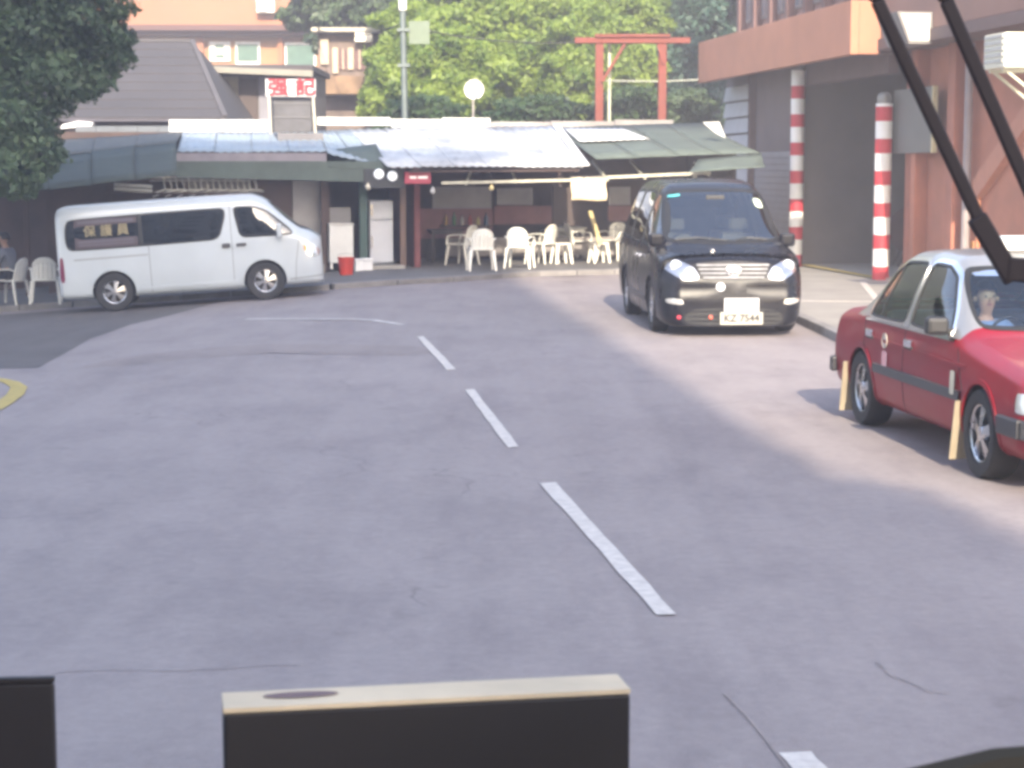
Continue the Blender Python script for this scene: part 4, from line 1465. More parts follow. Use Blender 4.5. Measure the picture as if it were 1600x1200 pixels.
    # posts (each from the pavement to the roof)
    for x, d, wd, mat in ((505, .1, .10, DARKW), (567, .1, .16, M('green_post', (.035, .075, .065), .6)), (629, 0, .12, M('brown_post', (.13, .08, .06), .7)), (1085, .2, .09, STEEL), (290, .2, .1, DARKW), (170, .1, .1, DARKW), (40, .1, .1, DARKW)):
        u, _ = pix(x, 300, d)
        g = gz(*SF.w(u, d)[:2])
        MB().bb(u - wd / 2, u + wd / 2, d - wd / 2, d + wd / 2, g + .1, 2.2 if x > 300 else 1.9).build('post', mat, t, bevel=.008)
    # walls
    uL, _ = pix(-60, 300, 3.2)
    uR, _ = pix(1110, 300, 3.2)
    MB().bb(uL - 2, uR, 3.9, 4.05, -.9, 2.95).build('back_wall', DARKW, t)
    u0, _ = pix(1112, 300, 2)
    MB().bb(u0, u0 + .1, .6, 3.9, 0, 2.5).build('side_wall', DARKW, t)
    u0, _ = pix(640, 300, 1.2)
    MB().bb(u0 - .06, u0 + .06, .2, 3.9, .05, 2.3).build('partition_wall', REDW, t)
    u0, _ = pix(502, 300, 1.2)
    MB().bb(u0 - .06, u0 + .06, .2, 3.9, .05, 2.2).build('partition_wall', DARKW, t)
    # front boarding behind the van
    for x0, x1, mat in ((72, 168, DARKW), (170, 288, DARKW), (292, 392, GREYW), (394, 455, DARKW), (457, 503, GREYW)):
        a, b_ = pix(x0, 300, .45), pix(x1, 300, .45)
        MB().bb(a[0], b_[0], .45, .52, -.5, 2.0).build('wall_board', mat, t)
    # inside: pale panels and a red dado on the back wall
    for x0, y0, x1, y1, mat in ((676, 292, 768, 326, GREYW), (776, 294, 832, 320, GREYW), (640, 326, 770, 372, PINKW), (772, 322, 862, 350, PINKW), (864, 292, 905, 352, DKWOOD), (950, 322, 1005, 345, PINKW), (952, 292, 985, 320, GREYW), (700, 372, 960, 398, M('low_wall', (.24, .22, .21), .85, var=.25))):
        panel('wall_panel', x0, y0, x1, y1, 2.6 if y0 < 370 else 2.3, mat, .05)
    # shelf above the van's roof line
    a, b_ = pix(165, 301, .2), pix(390, 300, .2)
    MB().bb(a[0], b_[0], -.1, .44, a[1] - .04, a[1]).build('shelf', DARKW, t)
    for yy in (288, 295):
        a, b_ = pix(178, yy, .0), pix(238, yy + 4, .0)
        MB().tube([(a[0], 0, a[1]), (b_[0], 0, b_[1])], .035, 8).build('white_tube', WHITE_P, t, sm=True)
    # threshold step by the doorway
    a, b_ = pix(556, 415, -.2), pix(632, 415, -.2)
    MB().bb(a[0], b_[0], -.3, .3, .05, .17).build('step', CONC, t, bevel=.01)
    return t
SHACK = shack()

def on_shack(name, label, cat, px, py, d, group=None):
    u, z = SF.pix(px, py, d)
    p = SF.w(u, d, z)
    return thing(name, label, cat, p, SF.a, group)
# fridge
def fridge():
    u0, zb = SF.pix(578, 412, .35); u1, zt = SF.pix(614, 313, .35)
    wd, ht = u1 - u0, zt - .11
    p = SF.w((u0 + u1) / 2, .35 + .3, .17)
    t = thing('fridge', 'tall pale grey two-door fridge standing in the doorway of the shack', 'fridge', p, SF.a)
    FM = M('fridge_enamel', (.52, .54, .60), .35, var=.06)
    ht = zt - .17
    MB().bb(-wd / 2, wd / 2, -.26, .3, .0, ht).build('cabinet', FM, t, bevel=.02)
    for z0, z1 in ((.03, ht * .68), (ht * .70, ht - .015)):
        d = MB().bb(-wd / 2, wd / 2, -.31, -.262, z0, z1).build('door', FM, t, bevel=.015)
        MB().bb(-wd / 2 + .03, -wd / 2 + .06, -.345, -.31, (z0 + z1) / 2 - .12, (z0 + z1) / 2 + .12).build('handle', CHROME, d)
fridge()
def counter():
    u0, _ = SF.pix(515, 400, -.1); u1, zt = SF.pix(552, 352, -.1)
    t = thing('white_cabinet', 'white low cabinet with a grey back board beside the red bucket', 'cabinet', SF.w((u0 + u1) / 2, .1, .105), SF.a)
    wd = u1 - u0
    MB().bb(-wd / 2, wd / 2, -.2, .25, .12, zt - .1).build('cabinet_body', M('cabinet_white', (.62, .62, .60), .5, var=.08), t, bevel=.015)
    for a in (-1, 1):
        for b_ in (-.16, .2):
            MB().bb(a * wd * .42 - .025, a * wd * .42 + .025, b_ - .025, b_ + .025, 0, .12).build('leg', WHITE_P, t)
    MB().bb(-wd / 2, wd / 2, .2, .26, zt - .1, zt + .25).build('back_board', M('splash_grey', (.16, .155, .16), .5), t)
    MB().bb(-wd / 2 - .02, wd / 2 + .02, -.22, .27, zt - .1, zt - .07).build('worktop', M('worktop_steel', (.5, .5, .5), .35, .5), t, bevel=.006)
counter()
def bucket():
    p = G(540, 430, .105)
    t = thing('red_bucket', 'red plastic bucket on the pavement in front of the white cabinet', 'bucket', (p.x, p.y + .15, p.z))
    RB = M('red_plastic', (.50, .045, .03), .4, var=.08)
    MB().lathe([(0, .005), (.125, .005), (.13, .0), (.165, .33), (.175, .33), (.175, .345), (.158, .345), (.12, .02), (0, .02)], n=28).build('tub', RB, t, sm=True, ang=40)
    MB().tube([(-.168, 0, .33), (-.15, -.07, .40), (0, -.1, .43), (.15, -.07, .40), (.168, 0, .33)], .006, 6).build('handle', STEELW, t)
STEELW = M('wire_steel', (.4, .4, .4), .4, .8)
bucket()
def carton(px0, px1, py0, py1, label):
    a = G((px0 + px1) / 2, py1, .105)
    s_ = (px1 - px0) * a.y / FPX
    h_ = (py1 - py0) * a.y / FPX
    t = thing('foam_box', label, 'box', (a.x, a.y + .2, a.z), SF.a)
    WB = M('foam_white', (.72, .72, .72), .7, var=.06)
    MB().bb(-s_ / 2, s_ / 2, -.15, .15, 0, h_ * .8).build('box_body', WB, t, bevel=.012)
    MB().bb(-s_ / 2 - .01, s_ / 2 + .01, -.16, .16, h_ * .8, h_).build('lid', WB, t, bevel=.012)
carton(553, 566, 405, 424, 'white foam box next to the red bucket')
carton(566, 580, 404, 423, 'white foam box before the foot of the fridge')
# round lamps and the small red signboard under the eave
def round_lamp(px, py, label):
    t = on_shack('round_lamp', label, 'lamp', px, py, -.62, 'pair of round white lamps under the canvas')
    MB().lathe([(0, -.05), (.06, -.047), (.095, -.03), (.105, 0), (.10, .03), (0, .04)], axis='Y', n=24).build('lamp_glass', M('lamp_globe', (.8, .82, .85), .3, emit=(.85, .93, 1.0, .12)), t, sm=True)
    MB().bb(-.03, .03, .04, .18, -.03, .03).build('bracket', BLACK_P, t)
for px, py in ((592, 272), (613, 275)):
    round_lamp(px, py, 'round white lit lamp on the dark board under the green canvas')
t = on_shack('small_signboard', 'dark signboard behind the two round lamps', 'sign', 601, 292, -.5)
MB().bb(-.42, .42, 0, .04, -.02, .36).build('board', M('sign_dark', (.02, .025, .035), .5), t)
MB().bb(-.02, .02, .04, .5, .15, .19).build('bracket', BLACK_P, t)
t = on_shack('red_signboard', 'small red signboard with a white printed strip under the metal eave', 'sign', 653, 287, -.7)
rb = MB().bb(-.27, .27, 0, .04, 0, .24).build('board', M('sign_crimson', (.36, .03, .07), .5, var=.1), t, bevel=.006)
for x0, x1 in ((-.17, -.03), (.0, .2)):
    MB().bb(x0, x1, -.006, .002, .10, .155).build('white_print', M('print_white', (.85, .82, .84), .5, var=.05), rb)
MB().bb(-.02, .02, .04, .4, .10, .14).build('bracket', BLACK_P, t)
def bulb(px, py, label, col, on=0.0):
    t = on_shack('hanging_bulb', label, 'lamp', px, py, -.7, 'bulbs hanging under the eaves')
    MB().lathe([(0, -.09), (.04, -.075), (.055, -.035), (.035, .01), (.018, .03), (.018, .06), (0, .06)], n=14).build('glass', M('bulb_' + label[:6], col, .3, emit=(*col, on) if on else None), t, sm=True)
    MB().tube([(0, 0, .05), (0, 0, .2), (0, .3, .25)], .006, 5).build('cord', BLACK_P, t)
bulb(575, 290, 'pale hanging bulb under the green canvas beside the round lamps', (.6, .56, .45))
bulb(676, 296, 'grey hanging bulb just past the red signboard', (.5, .5, .5))
bulb(768, 291, 'yellowish hanging bulb at the start of the steel eave beam', (.7, .58, .3))
# shelf with bottles at the back of the shack
t = on_shack('wall_shelf', 'dark wall shelf holding bottles at the back of the shack', 'shelf', 690, 352, 2.35)
MB().bb(0, 1.15, 0, .22, -.03, 0).build('board', DKWOOD, t)
for x in (.1, 1.05):
    MB().bar((x, .2, -.2), (x, .04, -.03), .03, .03).build('bracket', DKWOOD, t)
for k, (col, nm, hh) in enumerate((((.30, .18, .05), 'amber', .26), ((.06, .16, .07), 'green', .29), ((.35, .33, .30), 'milky', .22), ((.30, .05, .04), 'red', .24), ((.42, .36, .15), 'yellow', .20), ((.05, .09, .16), 'blue', .27))):
    q = t.matrix_basis.copy()
    lp = Matrix.Translation(t.location) @ Matrix.Rotation(SF.a, 4, 'Z') @ Vector((.12 + .18 * k, .1, 0))
    bt = thing('bottle', 'small %s bottle on the wall shelf at the back of the shack' % nm, 'bottle', lp, 0, 'bottles on the wall shelf')
    MB().lathe([(0, 0), (.04, 0), (.042, .02), (.042, hh * .58), (.016, hh * .78), (.016, hh * .94), (0, hh * .94)], n=12).build('glass', M('bottle_' + nm, col, .25), bt, sm=True)
    MB().lathe([(0, hh * .93), (.02, hh * .93), (.02, hh), (0, hh)], n=10).build('cap', BLACK_P, bt)
# cream banner hanging in the sun from the eave beam
def banner():
    a, za = SF.pix(893, 278, -.78); b_, zb = SF.pix(947, 313, -.78)
    t = thing('cream_banner', 'cream cloth banner hanging in the sun from the eave beam', 'banner', SF.w(a, -.78, zb), SF.a)
    wd, ht = b_ - a, za - zb
    vs, fs = [], []
    n = 14
    for i in range(n + 1):
        for j in range(7):
            u, v = i / n, j / 6
            vs.append((u * wd + .015 * math.sin(7 * v), .02 * math.sin(10 * u) * (1 - v) + .012 * math.sin(23 * u), v * ht + .012 * math.sin(6 * u)))
    for i in range(n):
        for j in range(6):
            q = i * 7 + j
            fs.append((q, q + 1, q + 8, q + 7))
    MB().add(vs, fs).build('cloth', M('cream_cloth', (.70, .58, .40), .85, var=.12, scale=3), t, sm=True, solid=.006)
    MB().tube([(-.04, 0, ht + .015), (wd + .04, 0, ht + .015)], .012, 6).build('rod', STEELW, t)
banner()
t = on_shack('wooden_board', 'narrow yellow board leaning in the sun behind the far chairs', 'board', 938, 356, .8)
MB().bar((0, 0, -.35), (-.16, .25, .36), .12, .02).build('plank', M('yellow_wood', (.60, .50, .26), .7, var=.15), t)

# --------------------------------------------------------------- shop sign on its frame above the roof
def shop_sign():
    d = 3.2
    t = thing('shop_sign', 'white signboard with two red Chinese characters on a steel frame above the shack roof', 'sign', SF.w(*[SF.pix(455, 200, d)[0], d, 0]), SF.a)
    u0, z0 = SF.pix(415, 151, d); u1, z1 = SF.pix(493, 124, d)
    uc = SF.pix(455, 200, d)[0]
    u0 -= uc; u1 -= uc
    b_ = MB().bb(u0, u1, -.04, .06, z0, z1).build('board', M('sign_white', (.45, .45, .46), .45, var=.05, scale=3), t, bevel=.01)
    RC = M('sign_character_red', (.22, .0, .015), .5, var=.1)
    for x, ch in ((434, '强'), (477, '記')):
        u, z = SF.pix(x, 138, d)
        text('red_character', ch, .40, RC, b_, FACE((u - uc, -.045, z), (1, 0, 0)), .004, 0.0, 1.12, .015)
    zb = 2.55
    for x0, x1 in ((420, 424), (489, 494)):
        ua, _ = SF.pix(x0, 152, d); ub, zb_ = SF.pix(x1, 210, d)
        MB().bar((ua - uc, 0, z0 + .02), (ub - uc, 0, zb), .055, .055).build('post', M('frame_cream', (.40, .38, .32), .5, var=.1), t)
    ua, za = SF.pix(426, 152, d + .15); ub, zb_ = SF.pix(488, 200, d + .15)
    MB().bb(ua - uc, ub - uc, .12, .5, zb_ - .3, za - .02).build('water_tank', M('tank_grey', (.085, .085, .095), .6, .2, var=.3, scale=2.5), t, bevel=.03)
    for zz in (.25, .55):
        MB().bb(ua - uc - .012, ub - uc + .012, .10, .52, zb_ + zz - .03, zb_ + zz).build('tank_band', M('band_grey', (.12, .12, .13), .5, .3), t)
    u, z = SF.pix(455, 205, d - 1)
    MB().bb(-.42, .55, -1.4, -.5, z - .35, z - .05).build('base_box', M('base_grey', (.15, .145, .155), .7, var=.2), t)
shop_sign()

# --------------------------------------------------------------- satellite dish
def dish():
    d = 3.9
    u, z = SF.pix(740, 140, d)
    t = thing('satellite_dish', 'round white satellite dish on a short mast above the shack roof', 'satellite dish', SF.w(u, d, 0), SF.a)
    rr = .215
    m = MB()
    prof = [(0, .07), (.08, .063), (.16, .04), (rr, 0), (rr + .01, .005), (.16, .05), (.08, .073), (0, .08)]
    o = m.lathe(prof, axis='Y', n=32).build('reflector', M('dish_white', (.82, .82, .78), .45, var=.04), t, sm=True, ang=50)
    o.location = (0, -.05, z)
    o.rotation_euler = (R(12), 0, R(-14))
    MB().tube([(0, .06, 2.7), (0, .06, z - .05)], .025, 8).build('mast', M('mast_grey', (.3, .28, .26), .6), t)
    MB().tube([(.05, -.03, z - .22), (.02, -.28, z - .04)], .012, 6).build('feed_arm', STEELW, t)
    MB().lathe([(0, -.05), (.03, -.05), (.03, .05), (0, .05)], (.02, -.3, z - .02), 'Y', 10).build('feed_horn', WHITE_P, t)
dish()

# --------------------------------------------------------------- street light post
def lamp_post():
    b_ = P(632, 150, 46.5)
    t = thing('street_pole', 'slim grey metal pole rising behind the shack in front of bright foliage', 'pole', (b_.x, 46.5, 0))
    top = P(629, 10, 46.5).z
    PM = M('galvanised_pole', (.13, .16, .16), .5, .4, var=.15, scale=4)
    MB().tube([(.06, 0, 0), (.02, 0, 2.4), (-.03, 0, top)], .10, 14, .075).build('shaft', PM, t, sm=True)
    MB().lathe([(.085, -.1), (.10, -.08), (.10, .28), (.06, .36), (0, .37)], (-.03, 0, top), n=14).build('cap', M('pole_cap', (.7, .7, .66), .5), t, sm=True)
    for z in (top - 1.45, top - .6):
        MB().bb(-.16, .14, -.12, .12, z, z + .07).build('clamp', PM, t)
    sb = MB().bb(.12, .62, -.03, .03, top - .9, top - .35).build('foliage_patch', M('foliage_pale', (.13, .17, .12), .6, var=.1), t)  # added flat board in place of a pale patch of foliage
lamp_post()

# --------------------------------------------------------------- red timber frame
def red_frame():
    Y = 47.5
    a, c = P(936, 190, Y), P(1034, 190, Y)
    t = thing('red_timber_frame', 'red painted post-and-beam frame standing behind the shack roof', 'frame', (a.x, Y, 0))
    RM = M('red_timber', (.17, .035, .022), .7, var=.18, scale=4)
    top = P(936, 68, Y).z
    dx = c.x - a.x
    for x in (0, dx):
        MB().bb(x - .10, x + .10, -.1, .1, 0, top).build('post', RM, t, bevel=.012)
    l, r_ = P(898, 68, Y).x - a.x, P(1078, 70, Y).x - a.x
    MB().bb(l, r_, -.14, .14, top, top + .14).build('beam', RM, t, bevel=.012)
    MB().bb(l + .5, r_ - .5, -.2, .2, top + .142, top + .22).build('beam', RM, t, bevel=.012)
    MB().bar((.06, -.115, top - .95), (.62, -.115, top - .02), .12, .07).build('brace', RM, t)
    MB().bar((dx + .02, -.115, top - .5), (dx - .12, -.115, top - .02), .10, .07).build('brace', RM, t)
    z = P(980, 126, Y).z
    MB().tube([(-.0, 0, z), (dx, 0, z - .02), (r_ + .2, 0, z + .02)], .018, 6).build('rail', M('rail_grey', (.4, .42, .36), .6), t)
    q = P(951, 150, Y + .6)
    MB().tube([(q.x - a.x, .3, 0), (q.x - a.x, .3, top)], .04, 8).build('pipe', M('pale_pipe', (.55, .55, .42), .6, var=.15), t, sm=True)
red_frame()

# ================================================================== STATION BUILDING (right)
ST = Frame(7.05, 36.5, 98)        # local x runs away from the camera along the facade, local y points into the street
def station():
    t = thing('station_building', 'terracotta building with a deep canopy over an open garage bay', 'building', ST.o, ST.a)
    WALL = M('terracotta_wall', (.40, .155, .095), .85, var=.22, scale=.8, bump=.15)
    FASC = M('pink_render', (.44, .20, .125), .85, var=.12, scale=.9, bump=.15)
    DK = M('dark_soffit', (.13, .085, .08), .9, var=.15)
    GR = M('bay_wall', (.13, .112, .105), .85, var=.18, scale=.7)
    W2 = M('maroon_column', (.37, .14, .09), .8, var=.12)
    # local axes: u (away) = +x, n (towards street) = +y
    m = lambda: MB()
    # floor of the bay
    m().bb(-.2, 5.3, -7, -.05, -.05, .06).build('bay_floor', CONC, t)
    # bay walls
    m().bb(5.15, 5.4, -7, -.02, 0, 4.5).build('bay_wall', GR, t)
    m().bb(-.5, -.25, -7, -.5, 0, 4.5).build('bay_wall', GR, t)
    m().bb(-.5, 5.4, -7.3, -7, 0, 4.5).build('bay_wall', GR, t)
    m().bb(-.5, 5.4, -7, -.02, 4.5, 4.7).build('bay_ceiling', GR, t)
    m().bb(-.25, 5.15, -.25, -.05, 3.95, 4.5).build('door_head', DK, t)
    # facade beyond the bay
    m().bb(5.4, 12.2, -.4, -.1, 0, 4.5).build('wall', M('grey_brown_wall', (.17, .135, .13), .85, var=.18, scale=.8), t)
    # roller shutter of individual laths
    SH = M('shutter_grey', (.36, .36, .38), .5, .2, var=.1)
    for k in range(17):
        m().bb(5.75, 9.2, -.1, -.05, .08 + k * .145, .08 + k * .145 + .137).build('shutter_lath', SH, t, bevel=.01)
    LV = M('louvre_pale', (.52, .53, .55), .6, var=.08)
    for k in range(8):
        z = 1.2 + k * .40
        m().box((10.75, -.03, z), (2.5, .05, .36), Matrix.Rotation(.18, 3, 'X')).build('louvre_slat', LV, t)
    m().bb(9.3, 9.45, -.1, .06, 0, 4.5).build('pilaster', DK, t)
    # striped end of the canopy etc.
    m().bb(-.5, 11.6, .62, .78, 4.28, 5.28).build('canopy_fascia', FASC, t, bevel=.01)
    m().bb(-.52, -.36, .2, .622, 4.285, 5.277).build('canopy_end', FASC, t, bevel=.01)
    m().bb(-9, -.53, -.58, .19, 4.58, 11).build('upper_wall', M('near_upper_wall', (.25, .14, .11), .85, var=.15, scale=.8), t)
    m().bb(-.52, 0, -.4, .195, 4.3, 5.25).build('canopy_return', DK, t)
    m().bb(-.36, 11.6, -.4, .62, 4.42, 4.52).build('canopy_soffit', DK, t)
    m().bb(-.36, 11.6, -.4, .62, 5.1, 5.2).build('canopy_roof', CONC, t)
    # upper storey, set back
    m().bb(-9, 12, -6, -.41, 5.2, 11).build('upper_wall', M('upper_wall', (.25, .15, .13), .85, var=.15, scale=.8), t)
    for k in range(8):
        u = .4 + k * 1.42
        f = m().bb(u, u + 1.0, -.40, -.36, 5.75, 7.4).build('window', M('upper_frame', (.2, .17, .17), .6), t)
        m().bb(u + .07, u + .93, -.358, -.35, 5.82, 7.33).build('pane', M('dull_pane', (.16, .18, .21), .12, var=.2), f)
        m().bb(u + .48, u + .52, -.349, -.33, 5.82, 7.33).build('mullion', MATS['upper_frame'], f)
        m().bb(u + 1.08, u + 1.30, -.40, -.2, 5.3, 9.0).build('pilaster', M('brown_pier', (.16, .09, .085), .8), t)
    # near facade, towards the camera: wall, pilasters, ledge
    m().bb(-9, -.52, -6, -.6, 0, 5.2).build('wall', WALL, t)
    m().bb(-.52, -.28, -6, -.42, 0, 4.6).build('wall', W2, t)
    for u0, u1, n1 in ((-1.0, -.75, -.35), (-3.05, -2.72, -.30)):
        m().bb(u0, u1, -.62, n1, 0, 4.35).build('pilaster', W2 if u0 < -2 else WALL, t, bevel=.008)
    m().bb(-9, -.53, -.62, .26, 4.36, 4.56).build('ledge', DK, t)
    # sloping stair parapet on the wall
    m().prism([(-3.6, -.60, 1.55), (-3.6, -.60, 1.95), (-9, -.60, 5.1), (-9, -.60, 4.7)], (0, .14, 0)).build('stair_parapet', M('pale_terracotta', (.46, .20, .13), .85, var=.12), t)
    # drain pipe, conduit and lit corner strip
    m().tube([(-3.42, -.42, 0), (-3.42, -.42, 4.3)], .075, 10).build('drain_pipe', M('pipe_grey', (.28, .24, .24), .6), t, sm=True)
    m().tube([(-3.75, -.52, 0), (-3.75, -.52, 1.9)], .04, 8).build('conduit', M('pipe_orange', (.5, .2, .1), .6), t, sm=True)
    # grey notice board, switch box and small panel
    a, za = ST_n(1395, 240, -.28); b_, zb = ST_n(1458, 134, -.28)
    nb = m().bb(a, b_, -.34, -.28, za, zb).build('notice_board', M('board_grey_green', (.15, .15, .138), .6, var=.12, scale=1.5), t, bevel=.01)
    m().bb(min(a, b_) - .05, min(a, b_) - .002, -.36, -.26, min(za, zb), max(za, zb)).build('board_frame', M('board_frame', (.55, .5, .3), .5), nb)
    a, za = ST_n(1418, 402, -.5); b_, zb = ST_n(1433, 365, -.5)
    m().bb(a, b_, -.62, -.48, za, zb).build('meter_box', M('meter_cream', (.60, .57, .48), .6), t, bevel=.01)
    a, za = ST_n(1496, 400, -.55); b_, zb = ST_n(1518, 377, -.55)
    sw = m().bb(a, b_, -.62, -.52, za, zb).build('switch_box', M('switch_orange', (.6, .32, .14), .6), t, bevel=.01)
    c = ((a + b_) / 2, -.515, (za + zb) / 2)
    m().lathe([(0, .01), (.04, .008), (.05, 0)], c, 'Y', 14).build('switch_knob', BLACK_P, sw)
    return t
def ST_n(px, py, n):
    u, z = ST.pix(px, py, n)
    return u, z
# the frame's local y axis for angle 98 deg is ey = (-sin98, cos98) = towards -X, i.e. into the street
STATION = station()

def striped_post(u, n, top, rad, label):
    p = ST.w(u, n, 0)
    t = thing('striped_post', label, 'post', p, ST.a, 'striped posts at the garage bay')
    RS = M('post_red', (.50, .03, .045), .5, var=.08)
    WS = M('post_white', (.80, .79, .76), .5, var=.06)
    k = 0
    z = 0.0
    while z < top:
        h_ = .275 if k % 2 == 0 else .335
        h_ = min(h_, top - z)
        MB().lathe([(0, z + .001), (rad, z + .001), (rad, z + h_ - .001), (0, z + h_ - .001)], n=24).build('red_band' if k % 2 == 0 else 'white_band', RS if k % 2 == 0 else WS, t, sm=True, ang=30)
        z += h_
        k += 1
    return t
striped_post(-.05, -.06, 3.385, .16, 'red and white striped post beside the grey notice board')
striped_post(5.02, .14, 4.27, .15, 'red and white striped post behind the black people carrier')
p = ST.w(-.05, -.06, 3.386)
t = thing('floodlight', 'small pale floodlight on top of the striped post by the notice board', 'lamp', p, ST.a)
MB().lathe([(0.13, 0), (.135, .05), (.14, .1), (.12, .17), (.07, .21), (0, .22)], n=18, cap=True).build('housing', M('flood_grey', (.25, .25, .24), .4, .2), t, sm=True)

def aircon(px0, py0, px1, py1, n, label):
    a, za = ST.pix(px0, py1, n); b_, zb = ST.pix(px1, py0, n)
    u0, u1 = min(a, b_), max(a, b_)
    t = thing('air_conditioner', label, 'air conditioner', ST.w((u0 + u1) / 2, n, za), ST.a)
    AM = M('aircon_cream', (.78, .76, .62), .5, var=.06)
    hw = (u1 - u0) / 2
    ht = zb - za
    MB().bb(-hw, hw, -.75, .05, .08, ht).build('casing', AM, t, bevel=.02)
    for k in range(5):
        MB().bb(-hw + .06, hw - .06, .051, .07, .16 + k * .09, .21 + k * .09).build('grille_slat', M('aircon_grey', (.45, .45, .42), .6), t)
    for x in (-hw * .6, hw * .6):
        MB().bar((x, .02, .05), (x, -.7, .05), .05, .05).build('bracket', M('bracket_pale', (.5, .5, .38), .6), t)
        MB().bar((x, -.05, .04), (x, -.7, -.45), .04, .04).build('bracket_stay', M('bracket_pale', (.5, .5, .38), .6), t)
aircon(1541, 50, 1576, 118, .95, 'cream box air conditioner on brackets high on the terracotta wall')
# tilted pale window hood / lightbox under the upper storey
def hood():
    a, za = ST.pix(1397, 75, .5); b_, zb = ST.pix(1432, 18, .5)
    u0, u1 = min(a, b_), max(a, b_)
    t = thing('wall_floodlight', 'grey wall floodlight with a bright tilted face above the canopy corner', 'lamp', ST.w((u0 + u1) / 2, .2, za), ST.a)
    hw, ht = (u1 - u0) / 2, zb - za
    MB().prism([(-hw, 0, ht), (-hw, .65, ht), (-hw, .42, 0), (-hw, 0, .0)], (hw * 2, 0, 0)).build('housing', M('hood_grey', (.20, .19, .19), .5, .2), t, bevel=.01)
    MB().prism([(-hw - .012, .06, ht - .04), (-hw - .012, .58, ht - .04), (-hw - .012, .40, .06), (-hw - .012, .06, .06)], (.01, 0, 0)).build('lens', M('hood_lens', (.75, .76, .70), .25), t)
    MB().bar((0, .02, .1), (0, -.25, .1), .06, .06).build('bracket', BLACK_P, t)
hood()
# hose reel / fan inside the bay
p = ST.w(4.2, -2.2, .06)
t = thing('hose_reel', 'dark round hose reel standing inside the garage bay', 'hose reel', p, ST.a)
MB().lathe([(.12, -.12), (.5, -.12), (.5, -.10), (.14, -.10), (.14, .10), (.5, .10), (.5, .12), (.12, .12)], (0, 0, .78), 'X', 32).build('drum', M('reel_maroon', (.10, .05, .05), .6), t, sm=True, ang=30)
MB().lathe([(.16, -.09), (.40, -.09), (.42, 0), (.40, .09), (.16, .09)], (0, 0, .78), 'X', 32).build('hose', M('hose_black', (.03, .03, .03), .7), t, sm=True)
for x in (-.18, .18):
    MB().bar((x, -.35, 0), (x, 0, .8), .05, .05).bar((x, .35, 0), (x, 0, .8), .05, .05).build('stand', M('reel_stand', (.08, .06, .06), .6), t)

# apron and kerbed island before the station
def apron():
    pl = [(4.0, 31.2), (4.5, 44), (6.3, 44.5), (7.2, 36.2), (8.6, 28), (9.5, 20), (9.5, 17.5), (5.6, 17.8), (4.6, 19), (4.15, 21)]
    o = sheet('apron', pl, M('apron_concrete', (.27, .25, .225), .85, var=.2, scale=1.0, bump=.25), .02, rings=10, step=.7, kind='structure')
    edge = [(5.6, 17.8), (4.6, 19), (4.15, 21), (4.08, 25), (4.0, 28.6)]
    for i in range(len(edge) - 1):
        a, b_ = Vector(edge[i]), Vector(edge[i + 1])
        k = max(1, round((b_ - a).length / .95))
        for j in range(k):
            p, q = a.lerp(b_, (j + .012) / k), a.lerp(b_, (j + .988) / k)
            MB().bar((p.x, p.y, .05), (q.x, q.y, .05), .15, .13).build('kerb_stone', MATS['kerb_concrete'], o, bevel=.012)
    # yellow sill line and a pale painted bay line
    a, b_ = ST.w(.15, -.02), ST.w(4.9, -.02)
    MB().bar((a.x, a.y, .062), (b_.x, b_.y, .062), .14, .012).build('yellow_line', YPAINT, o)
    for (x0, y0, x1, y1) in ((5.1, 24.5, 6.6, 35.5), (4.3, 30.5, 6.2, 30.2)):
        MB().bar((x0, y0, .026), (x1, y1, .026), .12, .004).build('bay_line', PAINT, o)
apron()

